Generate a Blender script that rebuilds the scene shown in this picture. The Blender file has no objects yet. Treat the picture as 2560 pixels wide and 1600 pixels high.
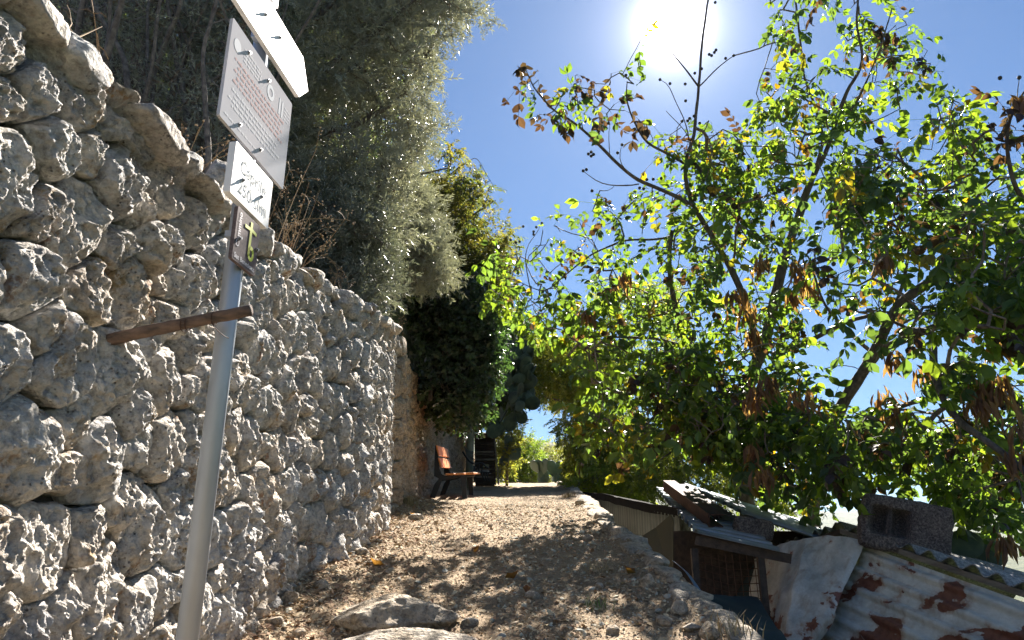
import bpy, math, random
import numpy as np
from mathutils import Vector, Matrix

random.seed(7)
rng = np.random.default_rng(11)
R = math.radians
scene = bpy.context.scene
COL = scene.collection

# ------------------------------------------------------------------ camera, sky, sun, exposure
FPX = 1850.0
PITCH = R(18.1)
cam_d = bpy.data.cameras.new('camera')
cam_d.sensor_width = 36.0
cam_d.lens = 36.0 * FPX / 2560.0
cam_d.clip_start = 0.05
cam_d.clip_end = 20000
cam = bpy.data.objects.new('camera', cam_d)
COL.objects.link(cam)
cam.location = (0, 0, 0)
cam.rotation_euler = (R(90) + PITCH, 0, 0)
scene.camera = cam

SUN_EL, SUN_AZ = R(38.8), R(14.8)
sun_dir = Vector((math.sin(SUN_AZ) * math.cos(SUN_EL), math.cos(SUN_AZ) * math.cos(SUN_EL), math.sin(SUN_EL)))
w = bpy.data.worlds.new('World'); scene.world = w; w.use_nodes = True
nt = w.node_tree; nt.nodes.clear()
def N(nt, t, **kw):
    n = nt.nodes.new(t)
    for k, v in kw.items(): setattr(n, k, v)
    return n
def L(nt, a, b): nt.links.new(a, b)
wo = N(nt, 'ShaderNodeOutputWorld'); bg = N(nt, 'ShaderNodeBackground')
sky = N(nt, 'ShaderNodeTexSky', sky_type='NISHITA')
sky.sun_disc = False; sky.sun_elevation = SUN_EL; sky.sun_rotation = SUN_AZ
sky.air_density = 1.0; sky.dust_density = 0.15; sky.ozone_density = 3.0; sky.altitude = 800
bg.inputs['Strength'].default_value = 0.11
# the sun's own disc and aureole, by direction in the sky
tc = N(nt, 'ShaderNodeTexCoord')
dot = N(nt, 'ShaderNodeVectorMath', operation='DOT_PRODUCT'); dot.inputs[1].default_value = sun_dir
nrm = N(nt, 'ShaderNodeVectorMath', operation='NORMALIZE')
L(nt, tc.outputs['Generated'], nrm.inputs[0]); L(nt, nrm.outputs[0], dot.inputs[0])
def wm(op, a, b=None):
    n = N(nt, 'ShaderNodeMath', operation=op)
    for i, v in enumerate((a, b)):
        if v is None: continue
        if isinstance(v, (int, float)): n.inputs[i].default_value = v
        else: L(nt, v, n.inputs[i])
    return n.outputs[0]
ang = wm('ARCCOSINE', wm('MINIMUM', dot.outputs['Value'], 0.99999))
g1 = wm('MULTIPLY', wm('EXPONENT', wm('MULTIPLY', wm('POWER', wm('DIVIDE', ang, R(1.2)), 2.0), -1.0)), 80.0)
g2 = wm('MULTIPLY', wm('EXPONENT', wm('DIVIDE', ang, -R(1.6))), 5.0)
g3 = wm('MULTIPLY', wm('EXPONENT', wm('DIVIDE', ang, -R(7))), .5)
gs = wm('ADD', wm('ADD', g1, g2), g3)
glow = N(nt, 'ShaderNodeVectorMath', operation='SCALE'); glow.inputs[0].default_value = (1.0, 0.95, 0.98)
L(nt, gs, glow.inputs['Scale'])
tint = N(nt, 'ShaderNodeVectorMath', operation='MULTIPLY'); tint.inputs[1].default_value = (.130, .178, .215)
L(nt, sky.outputs[0], tint.inputs[0])
add = N(nt, 'ShaderNodeVectorMath', operation='ADD')
lum = N(nt, 'ShaderNodeVectorMath', operation='DOT_PRODUCT'); lum.inputs[1].default_value = (.3, .5, .2); L(nt, tint.outputs[0], lum.inputs[0])
dv = N(nt, 'ShaderNodeVectorMath', operation='SCALE'); L(nt, tint.outputs[0], dv.inputs[0])
L(nt, wm('DIVIDE', 1.0, wm('ADD', wm('MULTIPLY', lum.outputs['Value'], .12), 1.0)), dv.inputs['Scale'])
L(nt, dv.outputs[0], add.inputs[0]); L(nt, glow.outputs[0], add.inputs[1])
L(nt, add.outputs[0], bg.inputs['Color']); L(nt, bg.outputs[0], wo.inputs['Surface'])

sd = bpy.data.lights.new('sun', 'SUN'); sd.energy = 4.3; sd.angle = R(0.53); sd.color = (1.0, 0.925, 0.83)
so = bpy.data.objects.new('sun', sd); COL.objects.link(so)
so.rotation_euler = (-sun_dir).to_track_quat('-Z', 'Y').to_euler()
so.location = (3, 10, 8)

vs = scene.view_settings
scene.display_settings.display_device = 'sRGB'
vs.view_transform = 'Standard'; vs.look = 'None'; vs.gamma = 1.0; vs.use_curve_mapping = False
vs.exposure = 2.5
scene.cycles.max_bounces = 8
scene.cycles.diffuse_bounces = 5
scene.cycles.glossy_bounces = 2
scene.cycles.transmission_bounces = 4
scene.cycles.transparent_max_bounces = 4
scene.cycles.volume_bounces = 0
scene.cycles.caustics_reflective = False
scene.cycles.caustics_refractive = False
scene.cycles.use_denoising = True

# ------------------------------------------------------------------ pixel (2560 x 1600) + distance -> place
CT, ST = math.cos(PITCH), math.sin(PITCH)
def ray(u, v):
    a = (u - 1280) / FPX; b = (800 - v) / FPX
    return a, CT - b * ST, ST + b * CT
def P(u, v, y):
    a, ry, rz = ray(u, v)
    return np.stack([a * y / ry, np.zeros_like(a / ry) + y, rz * y / ry], -1) if isinstance(u, np.ndarray) else np.array([a * y / ry, y, rz * y / ry])
def pix(p):
    x, y, z = p[..., 0], p[..., 1], p[..., 2]
    f = y * CT + z * ST; up = -y * ST + z * CT
    return 1280 + FPX * x / f, 800 - FPX * up / f

GY = np.array([-15, -3, 0, 2, 3.45, 5, 6.57, 8, 10.7, 13, 16, 18, 20, 21.5, 24, 40.])
GZ = np.array([-3.6, -1.8, -1.08, -.62, -.32, .02, .33, .55, .84, 1.13, 1.50, 1.76, 2.0, 2.1, 2.08, 1.0])
def zc(y): return np.interp(y, GY, GZ)
def xwall(y): return np.interp(y, [0, 4.3, 5.0, 5.9, 6.6, 7.3], [-1.12, -1.14, -1.02, -1.0, -1.1, -1.2])
def xwall2(y): return np.interp(y, [7.3, 9, 11.3, 14, 16, 19], [-1.1, -1.3, -1.42, -1.3, -1.15, -1.0])
def wtop(y): return np.interp(y, [0, 1.5, 2.08, 2.9, 3.6, 4.6, 5.6, 6.9, 7.5], [1.15, 1.30, 1.35, 1.42, 1.56, 1.74, 1.88, 2.08, 2.1])
def wtop2(y): return np.interp(y, [7.3, 8.5, 10, 12, 15, 19], [2.1, 2.25, 2.5, 2.65, 2.72, 2.7])
def xedge(y): return np.interp(y, [-3, 2, 3.5, 4.5, 6.5, 9, 14, 20, 24], [1.05, 1.05, 1.03, .97, .84, .97, 1.22, 1.25, 1.4])

# ------------------------------------------------------------------ noise
_perm = np.random.default_rng(3).permutation(4096)
_val = np.random.default_rng(4).random(4096) * 2 - 1
def _h(i, j, k): return _val[_perm[(_perm[(_perm[i & 4095] + j) & 4095] + k) & 4095]]
def vn(p):
    f = np.floor(p); i = f.astype(np.int64); t = p - f; t = t * t * (3 - 2 * t)
    x, y, z = i[..., 0], i[..., 1], i[..., 2]; a, b, c = t[..., 0], t[..., 1], t[..., 2]
    r = 0
    for dx in (0, 1):
        for dy in (0, 1):
            for dz in (0, 1):
                r = r + _h(x + dx, y + dy, z + dz) * (a if dx else 1 - a) * (b if dy else 1 - b) * (c if dz else 1 - c)
    return r
def fbm(p, oct=4, gain=.5, lac=2.03):
    s = 0; a = 1; n = 0
    for o in range(oct):
        s = s + a * vn(p + 17.3 * o); n += a; a *= gain; p = p * lac
    return s / n
def ridged(p, oct=4):
    s = 0; a = 1; n = 0
    for o in range(oct):
        s = s + a * (1 - 2 * np.abs(vn(p + 9.1 * o))); n += a; a *= .55; p = p * 2.1
    return s / n
def pits(p):
    f = np.floor(p).astype(np.int64); best = np.full(p.shape[:-1], 9.)
    for dx in (-1, 0, 1):
        for dy in (-1, 0, 1):
            for dz in (-1, 0, 1):
                i, j, k = f[..., 0] + dx, f[..., 1] + dy, f[..., 2] + dz
                q = np.stack([i + .5 + .5 * _h(i, j, k), j + .5 + .5 * _h(i + 57, j, k), k + .5 + .5 * _h(i, j + 91, k)], -1)
                best = np.minimum(best, ((p - q) ** 2).sum(-1))
    return np.sqrt(best)

def zg(x, y):
    """height of the path surface"""
    x = np.asarray(x, float); y = np.asarray(y, float)
    p = np.stack([x, y, np.zeros_like(x + y)], -1)
    z = zc(y) + .018 * fbm(p * 1.7, 3) + .010 * fbm(p * 7 + 5, 3)
    z = z + .07 * np.clip((-.62 - x) / .5, 0, 1) ** 1.5 * (y < 9)
    d = xedge(y) - x
    z = z + .035 * np.exp(-((d - .10) / .12) ** 2) * (.6 + .8 * fbm(p * 5 + 30, 2))
    z = z - .02 * np.exp(-((x + .1) / .6) ** 2)
    return z

# ------------------------------------------------------------------ mesh and object helpers
def mesh(name, V, F, mat=None, smooth=False, col=None, sharp=None):
    """V (n,3); F list of arrays/lists of faces, each array (m,k)"""
    me = bpy.data.meshes.new(name)
    V = np.asarray(V, np.float32)
    if not isinstance(F, list) or (len(F) and not isinstance(F[0], np.ndarray)): F = [F] if isinstance(F, np.ndarray) else F
    if len(F) and isinstance(F[0], np.ndarray):
        F = [f for f in F if len(f)]
        loops = np.concatenate([f.ravel() for f in F]).astype(np.int32)
        tot = np.concatenate([np.full(len(f), f.shape[1]) for f in F]).astype(np.int32)
    else:
        loops = np.array([i for f in F for i in f], np.int32); tot = np.array([len(f) for f in F], np.int32)
    st = np.concatenate([[0], np.cumsum(tot)[:-1]]).astype(np.int32)
    me.vertices.add(len(V)); me.vertices.foreach_set('co', V.ravel())
    me.loops.add(len(loops)); me.loops.foreach_set('vertex_index', loops)
    me.polygons.add(len(tot)); me.polygons.foreach_set('loop_start', st); me.polygons.foreach_set('loop_total', tot)
    me.polygons.foreach_set('use_smooth', np.full(len(tot), bool(smooth)))
    if col is not None:
        a = me.attributes.new('col', 'FLOAT_COLOR', 'POINT')
        c = np.ones((len(V), 4), np.float32); c[:, :3] = col; a.data.foreach_set('color', c.ravel())
    if mat: me.materials.append(mat)
    me.update(calc_edges=True); me.validate()
    return me
def ob(name, me, parent=None, label=None, cat=None, group=None, kind=None, loc=None):
    o = bpy.data.objects.new(name, me); COL.objects.link(o)
    if parent is not None:
        o.parent = parent
        o.matrix_parent_inverse = Matrix.Translation(-parent.location)
    if loc is not None: o.location = loc
    if label: o['label'] = label
    if cat: o['category'] = cat
    if group: o['group'] = group
    if kind: o['kind'] = kind
    return o
def empty(name, loc, label, cat, group=None):
    o = ob(name, None, None, label, cat, group); o.location = tuple(float(c) for c in loc); o.empty_display_size = .1
    return o

class MB:
    """collects shapes into one mesh"""
    def __init__(s): s.v = []; s.f = []; s.n = 0
    def add(s, V, F):
        s.v.append(np.asarray(V, float).reshape(-1, 3)); s.f += [tuple(i + s.n for i in f) for f in F]; s.n += len(s.v[-1]); return s
    def box(s, c, size, rot=None, bev=0.0):
        x, y, z = [d / 2 for d in size]; b = min(bev, x * .9, y * .9, z * .9)
        if b > 0:
            V = []
            for sx in (-1, 1):
                for sy in (-1, 1):
                    for sz in (-1, 1):
                        V += [(sx * (x - b), sy * (y - b), sz * z), (sx * (x - b), sy * y, sz * (z - b)), (sx * x, sy * (y - b), sz * (z - b))]
            V = np.array(V)
            import bmesh as _bm
            bm = _bm.new()
            for q in V: bm.verts.new(q)
            _bm.ops.convex_hull(bm, input=bm.verts)
            bm.verts.ensure_lookup_table(); bm.verts.index_update()
            V = np.array([q.co[:] for q in bm.verts]); F = [tuple(q.index for q in f.verts) for f in bm.faces]; bm.free()
        else:
            V = np.array([(i, j, k) for i in (-x, x) for j in (-y, y) for k in (-z, z)])
            F = [(0, 1, 3, 2), (4, 6, 7, 5), (0, 4, 5, 1), (2, 3, 7, 6), (0, 2, 6, 4), (1, 5, 7, 3)]
        if rot is not None: V = V @ np.array(rot).T
        return s.add(V + np.array(c), F)
    def bar(s, a, b, w, h, up=(0, 0, 1), bev=0):
        a, b = np.array(a, float), np.array(b, float); d = b - a; l = np.linalg.norm(d); d /= l
        x = np.cross(d, up); x /= np.linalg.norm(x); z = np.cross(x, d)
        return s.box((a + b) / 2, (w, l, h), np.stack([x, d, z], 1), bev)
    def tube(s, pts, r, k=8, cap=True):
        V, F = tube(pts, r, k, cap); return s.add(V, F)
    def prism(s, poly, axis, o, ux, uy):
        """poly [(a,b)] in the plane o + a*ux + b*uy, extruded along axis"""
        o, ux, uy, axis = map(lambda q: np.array(q, float), (o, ux, uy, axis)); n = len(poly)
        A = np.array([o + a * ux + b * uy for a, b in poly])
        F = [tuple(range(n))[::-1], tuple(range(n, 2 * n))] + [(i, (i + 1) % n, n + (i + 1) % n, n + i) for i in range(n)]
        return s.add(np.concatenate([A, A + axis]), F)
    def build(s, name, mat, parent=None, smooth=False, **kw):
        return ob(name, mesh(name, np.concatenate(s.v), s.f, mat, smooth), parent, **kw)

def tube(pts, r, k=8, cap=True):
    pts = np.asarray(pts, float); n = len(pts); r = np.broadcast_to(np.asarray(r, float), (n,))
    T = np.gradient(pts, axis=0); T /= np.linalg.norm(T, axis=1)[:, None] + 1e-9
    ref = np.array([0, 0, 1.]) if abs(T[0][2]) < .9 else np.array([1., 0, 0])
    x = np.cross(T[0], ref); x /= np.linalg.norm(x); V = []
    th = np.linspace(0, 2 * np.pi, k, endpoint=False)
    for i in range(n):
        x = x - T[i] * (x @ T[i]); x /= np.linalg.norm(x); y = np.cross(T[i], x)
        V.append(pts[i] + r[i] * (np.cos(th)[:, None] * x + np.sin(th)[:, None] * y))
    V = np.concatenate(V); F = []
    for i in range(n - 1):
        for j in range(k): F.append((i * k + j, i * k + (j + 1) % k, (i + 1) * k + (j + 1) % k, (i + 1) * k + j))
    if cap: F.append(tuple(range(k))[::-1]); F.append(tuple(range((n - 1) * k, n * k)))
    return V, F
def smooth_line(pts, n):
    pts = np.asarray(pts, float); m = len(pts)
    t = np.concatenate([[0], np.cumsum(np.linalg.norm(np.diff(pts[:, :3], axis=0), axis=1))]); q = np.linspace(0, t[-1], n)
    out = np.stack([np.interp(q, t, pts[:, i]) for i in range(pts.shape[1])], 1)
    for _ in range(2):
        o2 = out.copy(); o2[1:-1] = (out[:-2] + 2 * out[1:-1] + out[2:]) / 4; out = o2
    return out

# ------------------------------------------------------------------ materials
def mat(name):
    m = bpy.data.materials.new(name); m.use_nodes = True; t = m.node_tree; t.nodes.clear()
    o = N(t, 'ShaderNodeOutputMaterial'); b = N(t, 'ShaderNodeBsdfPrincipled'); L(t, b.outputs[0], o.inputs[0])
    return m, t, b, o
def ramp(t, fac, stops, interp='LINEAR'):
    r = N(t, 'ShaderNodeValToRGB'); r.color_ramp.interpolation = interp; e = r.color_ramp.elements
    while len(e) < len(stops): e.new(.5)
    for i, (p, c) in enumerate(stops):
        e[i].position = p; e[i].color = (*c, 1) if len(c) == 3 else c
    L(t, fac, r.inputs[0]); return r.outputs[0]
def noise(t, scale, detail=6, rough=.6, vec=None, dist=0.0):
    n = N(t, 'ShaderNodeTexNoise'); n.inputs['Scale'].default_value = scale; n.inputs['Detail'].default_value = detail
    n.inputs['Roughness'].default_value = rough; n.inputs['Distortion'].default_value = dist
    if vec is not None: L(t, vec, n.inputs['Vector'])
    return n.outputs[0]
def mixc(t, f, a, b, mode='MIX'):
    m = N(t, 'ShaderNodeMix', data_type='RGBA', blend_type=mode)
    for i, v in ((0, f), (6, a), (7, b)):
        if isinstance(v, (int, float)): m.inputs[i].default_value = v
        elif isinstance(v, tuple): m.inputs[i].default_value = (*v, 1)
        else: L(t, v, m.inputs[i])
    return m.outputs[2]
def pos(t, scale=None):
    g = N(t, 'ShaderNodeNewGeometry').outputs['Position']
    if scale:
        mp = N(t, 'ShaderNodeMapping'); mp.inputs['Scale'].default_value = scale; L(t, g, mp.inputs[0]); return mp.outputs[0]
    return g
def bump(t, b, h, dist, strength=1.0):
    n = N(t, 'ShaderNodeBump'); n.inputs['Distance'].default_value = dist; n.inputs['Strength'].default_value = strength
    L(t, h, n.inputs['Height']); L(t, n.outputs[0], b.inputs['Normal']); return n
def math_(t, op, a, b):
    n = N(t, 'ShaderNodeMath', operation=op)
    for i, v in enumerate((a, b)):
        if isinstance(v, (int, float)): n.inputs[i].default_value = v
        else: L(t, v, n.inputs[i])
    return n.outputs[0]

def stone_mat(name, light=(.90, .87, .81), dark=(.40, .40, .41), lichen=.75, bscale=1.0):
    m, t, b, o = mat(name); p = pos(t)
    n1 = noise(t, 5 * bscale, 8, .65, p, .4); n2 = noise(t, 34 * bscale, 6, .7, p)
    c = ramp(t, n1, [(.30, dark), (.42, tuple((a + d) / 2 for a, d in zip(light, dark))), (.52, tuple(.85 * a for a in light)), (.66, light)])
    c2 = ramp(t, n2, [(.30, (.26, .25, .25)), (.42, (.62, .61, .60)), (.52, (.92, .92, .92)), (.68, (1.15, 1.13, 1.1))])
    c = mixc(t, .85, c, c2, 'MULTIPLY')
    pv_ = N(t, 'ShaderNodeTexVoronoi'); pv_.inputs['Scale'].default_value = 62 * bscale; pv_.inputs['Randomness'].default_value = 1.0; L(t, p, pv_.inputs['Vector'])
    pm = math_(t, 'MULTIPLY', ramp(t, pv_.outputs['Distance'], [(.10, (1, 1, 1)), (.26, (0, 0, 0))]), ramp(t, noise(t, 9, 3, .6, p), [(.48, (0, 0, 0)), (.60, (1, 1, 1))]))
    c = mixc(t, math_(t, 'MULTIPLY', pm, .75), c, (.09, .075, .06))
    c = mixc(t, ramp(t, noise(t, 3.1, 4, .6, p), [(.50, (0, 0, 0)), (.64, (.5, .5, .5))]), c, mixc(t, 1.0, c, (1.0, .84, .64), 'MULTIPLY'))
    oi = N(t, 'ShaderNodeObjectInfo').outputs['Random']
    c = mixc(t, .45, c, ramp(t, oi, [(0, (.80, .80, .84)), (.3, (1.0, 1, 1)), (.6, (1.05, .93, .80)), (1, (.92, .94, 1))]), 'MULTIPLY')
    n3 = noise(t, 7 * bscale, 5, .6, pos(t, (1, 1, .8))); l = ramp(t, n3, [(.57, (0, 0, 0)), (.65, (1, 1, 1))])
    n4 = noise(t, 60, 3, .6, p); l = math_(t, 'MULTIPLY', math_(t, 'MULTIPLY', l, ramp(t, n4, [(.4, (0, 0, 0)), (.55, (1, 1, 1))])), lichen)
    c = mixc(t, l, c, ramp(t, noise(t, 12, 2, .5, p), [(.35, (.30, .13, .05)), (.6, (.36, .23, .06))]))
    L(t, c, b.inputs['Base Color']); b.inputs['Roughness'].default_value = .9; b.inputs['Specular IOR Level'].default_value = .25
    v = N(t, 'ShaderNodeTexVoronoi'); v.inputs['Scale'].default_value = 55 * bscale; L(t, p, v.inputs['Vector'])
    h = math_(t, 'ADD', math_(t, 'MULTIPLY', n2, 1.0), math_(t, 'MULTIPLY', v.outputs['Distance'], .7))
    h = math_(t, 'ADD', h, math_(t, 'MULTIPLY', noise(t, 140, 4, .7, p), .5)); h = math_(t, 'SUBTRACT', h, math_(t, 'MULTIPLY', pm, .5))
    bump(t, b, h, .03, 1.0)
    return m
M = {}
M['stone'] = stone_mat('limestone')
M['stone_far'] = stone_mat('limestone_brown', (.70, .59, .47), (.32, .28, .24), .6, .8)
M['rock'] = stone_mat('boulder_limestone', (.70, .62, .50), (.30, .29, .26), .2)

def plain(name, c, rough=.6, metal=0.0, spec=.5, var=.25, sc=20, bmp=0.0, c2=None, aniso=None):
    m, t, b, o = mat(name); p = pos(t, aniso) if aniso else pos(t)
    n = noise(t, sc, 5, .6, p)
    d = c2 or tuple(x * (1 - var) for x in c)
    L(t, ramp(t, n, [(.35, d), (.65, c)]), b.inputs['Base Color'])
    b.inputs['Roughness'].default_value = rough; b.inputs['Metallic'].default_value = metal; b.inputs['Specular IOR Level'].default_value = spec
    if bmp: bump(t, b, noise(t, sc * 3, 5, .6, p), bmp)
    return m
M['soil'] = plain('dry_soil', (.20, .155, .11), .95, sc=6, bmp=.02, c2=(.12, .095, .07))
M['core'] = plain('dark_earth', (.07, .06, .05), .95, sc=9, bmp=.02)
M['bark'] = plain('grey_bark', (.17, .145, .125), .9, sc=25, bmp=.01, c2=(.07, .055, .05), aniso=(1, 1, .4))
M['twig'] = plain('twig_bark', (.26, .21, .17), .85, sc=25, c2=(.08, .06, .05))
M['dry'] = plain('dry_stalk', (.42, .31, .18), .8, sc=9, c2=(.25, .16, .09))
M['galv'] = plain('galvanised_steel', (.44, .49, .56), .5, .65, sc=12, c2=(.36, .40, .46), aniso=(1, 1, .25))
M['bolt'] = plain('bolt_steel', (.32, .33, .35), .45, .8, sc=40)
M['black_iron'] = plain('black_cast_iron', (.022, .024, .027), .45, .2, sc=14)
M['rust'] = plain('rusty_iron', (.075, .030, .019), .85, .1, sc=14, c2=(.04, .02, .015), bmp=.004)
M['silver'] = plain('zinc_sheet', (.42, .46, .52), .42, .55, sc=5, c2=(.28, .31, .36))
M['felt'] = plain('black_felt', (.014, .013, .013), 1.0, 0.0, .1, sc=12, bmp=.01)
M['dark_wood'] = plain('dark_timber', (.085, .055, .04), .8, sc=18, c2=(.035, .025, .02), bmp=.004, aniso=(1, .2, 1))
M['grey_wood'] = plain('weathered_timber', (.27, .24, .20), .85, sc=18, c2=(.12, .10, .085), bmp=.004, aniso=(.3, .2, 1))
M['board_y'] = plain('ochre_board', (.075, .062, .030), .7, sc=6, c2=(.055, .05, .03), aniso=(1, 1, .15))
M['tarp'] = plain('teal_tarp', (.028, .055, .062), .7, sc=3, c2=(.016, .03, .036))
M['blue_sheet'] = plain('pale_blue_sheet', (.22, .33, .45), .5, sc=5, c2=(.14, .2, .3))
M['conc'] = plain('concrete_post', (.30, .29, .21), .85, sc=5, c2=(.18, .18, .11), bmp=.004)
M['pad'] = plain('cactus_skin', (.10, .13, .075), .75, 0.0, .2, sc=5, c2=(.035, .055, .045), bmp=.003)
M['pad2'] = plain('cactus_skin_pale', (.11, .17, .12), .5, sc=5, c2=(.07, .11, .09), bmp=.003)
M['wire'] = plain('green_wire', (.03, .075, .06), .4, .3, sc=20)
M['rwire'] = plain('rusty_wire', (.10, .05, .035), .7, .3, sc=20)
M['white_slat'] = plain('pale_slat', (.34, .36, .36), .6, sc=7, c2=(.2, .22, .22))
M['nut'] = plain('walnut_husk', (.05, .045, .035), .7, sc=30, c2=(.025, .02, .02))

# orange varnished slats
m, t, b, o = mat('orange_varnished_wood'); p = pos(t, (14, 1.2, 30))
L(t, ramp(t, noise(t, 3, 5, .6, p), [(.3, (.55, .18, .05)), (.6, (.72, .28, .08)), (.8, (.78, .35, .12))]), b.inputs['Base Color'])
b.inputs['Roughness'].default_value = .42; M['orange'] = m

# block of rough tufa
m, t, b, o = mat('rough_tufa'); p = pos(t)
n2 = noise(t, 75, 5, .75, p)
c = ramp(t, n2, [(.32, (.035, .03, .03)), (.48, (.17, .14, .13)), (.66, (.45, .38, .34))])
L(t, mixc(t, .5, c, ramp(t, noise(t, 9, 3, .5, p), [(.35, (.5, .45, .5)), (.65, (1, .95, .95))]), 'MULTIPLY'), b.inputs['Base Color'])
b.inputs['Roughness'].default_value = .95; bump(t, b, n2, .03, 1.0); M['tufa'] = m

# path earth
m, t, b, o = mat('path_earth'); p = pos(t)
n1 = noise(t, 1.6, 5, .6, p); n2 = noise(t, 38, 8, .72, p); n3 = noise(t, 150, 4, .7, p)
c = ramp(t, n1, [(.3, (.34, .26, .17)), (.5, (.45, .355, .24)), (.72, (.54, .44, .31))])
c = mixc(t, .8, c, ramp(t, n2, [(.3, (.42, .36, .31)), (.5, (.85, .81, .77)), (.7, (1.15, 1.08, 1.02))]), 'MULTIPLY')
c = mixc(t, .5, c, ramp(t, n3, [(.35, (.55, .5, .46)), (.6, (1.1, 1.08, 1.05))]), 'MULTIPLY')
L(t, c, b.inputs['Base Color']); b.inputs['Roughness'].default_value = .95; b.inputs['Specular IOR Level'].default_value = .2
bump(t, b, math_(t, 'ADD', n2, math_(t, 'MULTIPLY', n3, .5)), .03, .9); M['path'] = m

# vertex-coloured chips and pebbles
m, t, b, o = mat('litter'); a = N(t, 'ShaderNodeAttribute', attribute_name='col')
L(t, a.outputs['Color'], b.inputs['Base Color']); b.inputs['Roughness'].default_value = .85; b.inputs['Specular IOR Level'].default_value = .25
M['litter'] = m

def leaf_mat(name, trans=(3.2, 3.6, .9), mixf=.42, rough=.4, spec=.5, under=None):
    m, t, b, o = mat(name); a = N(t, 'ShaderNodeAttribute', attribute_name='col').outputs['Color']
    base = a
    if under:
        g = N(t, 'ShaderNodeNewGeometry').outputs['Backfacing']; base = mixc(t, g, a, under)
    L(t, base, b.inputs['Base Color']); b.inputs['Roughness'].default_value = rough; b.inputs['Specular IOR Level'].default_value = spec
    tr = N(t, 'ShaderNodeBsdfTranslucent'); L(t, mixc(t, 1.0, a, trans, 'MULTIPLY'), tr.inputs[0])
    mx = N(t, 'ShaderNodeMixShader'); mx.inputs[0].default_value = mixf
    L(t, b.outputs[0], mx.inputs[1]); L(t, tr.outputs[0], mx.inputs[2]); L(t, mx.outputs[0], o.inputs[0])
    return m
M['leaf_walnut'] = leaf_mat('walnut_leaf', (3.9, 3.4, 1.15), .44, .40, .5)
M['leaf_olive'] = leaf_mat('olive_leaf', (1.3, 1.35, 1.0), .20, .42, .5, (.30, .31, .27))
M['leaf_yellow'] = leaf_mat('yellowing_leaf', (2.8, 2.9, .9), .5, .5, .4)
M['leaf_dark'] = leaf_mat('ivy_leaf', (2.2, 3.0, .9), .28, .35, .5)

# painted sheet with rust
def painted(name, paint, paint2, rust_at, scale=1.0):
    m, t, b, o = mat(name); p = pos(t)
    pc = ramp(t, noise(t, 6, 4, .55, p), [(.35, paint2), (.65, paint)])
    n = noise(t, 3.1 * scale, 7, .52, pos(t, (1, .8, 1.3)), .3)
    sx = N(t, 'ShaderNodeSeparateXYZ'); L(t, p, sx.inputs[0]); n = math_(t, 'ADD', n, math_(t, 'MULTIPLY', math_(t, 'MAXIMUM', math_(t, 'SUBTRACT', -.12, sx.outputs['Z']), 0.0), .26))
    f = ramp(t, n, [(rust_at, (0, 0, 0)), (rust_at + .012, (1, 1, 1))])
    rc = ramp(t, noise(t, 30, 4, .6, p), [(.3, (.11, .035, .022)), (.6, (.19, .07, .045))])
    sc = ramp(t, noise(t, 60, 4, .7, pos(t, (1, .3, 1))), [(.35, (.78, .76, .72)), (.6, (1, 1, 1))])
    pc = mixc(t, .6, pc, sc, 'MULTIPLY')
    halo = ramp(t, n, [(rust_at - .09, (0, 0, 0)), (rust_at, (.75, .75, .75))]); hn = ramp(t, noise(t, 22, 5, .7, pos(t, (1, .5, .35))), [(.42, (0, 0, 0)), (.6, (1, 1, 1))])
    pc = mixc(t, math_(t, 'MULTIPLY', halo, hn), pc, (.30, .15, .08))
    drip = math_(t, 'MULTIPLY', ramp(t, noise(t, 14, 4, .6, pos(t, (1, 1, .12))), [(.50, (0, 0, 0)), (.66, (.5, .5, .5))]), ramp(t, noise(t, 2.5, 3, .5, p), [(.4, (0, 0, 0)), (.6, (1, 1, 1))]))
    pc = mixc(t, drip, pc, (.22, .16, .11))
    L(t, mixc(t, f, pc, rc), b.inputs['Base Color'])
    b.inputs['Roughness'].default_value = .5; b.inputs['Specular IOR Level'].default_value = .5
    bump(t, b, math_(t, 'MULTIPLY', f, -1.0), .003, .6)
    return m
M['paint'] = painted('peeling_cream_paint', (.66, .66, .61), (.46, .49, .48), .585, 1.2)
M['bent'] = painted('scuffed_grey_sheet', (.60, .61, .59), (.34, .37, .38), .645, 2.0)
M['fibre'] = None
m, t, b, o = mat('fibre_cement'); p = pos(t)
c = ramp(t, noise(t, 40, 6, .75, p), [(.32, (.05, .055, .07)), (.5, (.22, .225, .24)), (.68, (.5, .49, .46))])
c = mixc(t, ramp(t, noise(t, 4, 3, .5, p), [(.55, (0, 0, 0)), (.7, (.7, .7, .7))]), c, (.22, .17, .11))
L(t, c, b.inputs['Base Color']); b.inputs['Roughness'].default_value = .9; bump(t, b, noise(t, 60, 4, .7, p), .006); M['fibre'] = m
m, t, b, o = mat('greenish_sheet'); p = pos(t, (6, 6, .5))
L(t, ramp(t, noise(t, 3, 4, .6, p), [(.3, (.035, .048, .043)), (.55, (.06, .08, .072)), (.75, (.10, .125, .11))]), b.inputs['Base Color'])
b.inputs['Roughness'].default_value = .5; M['gsheet'] = m
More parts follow.
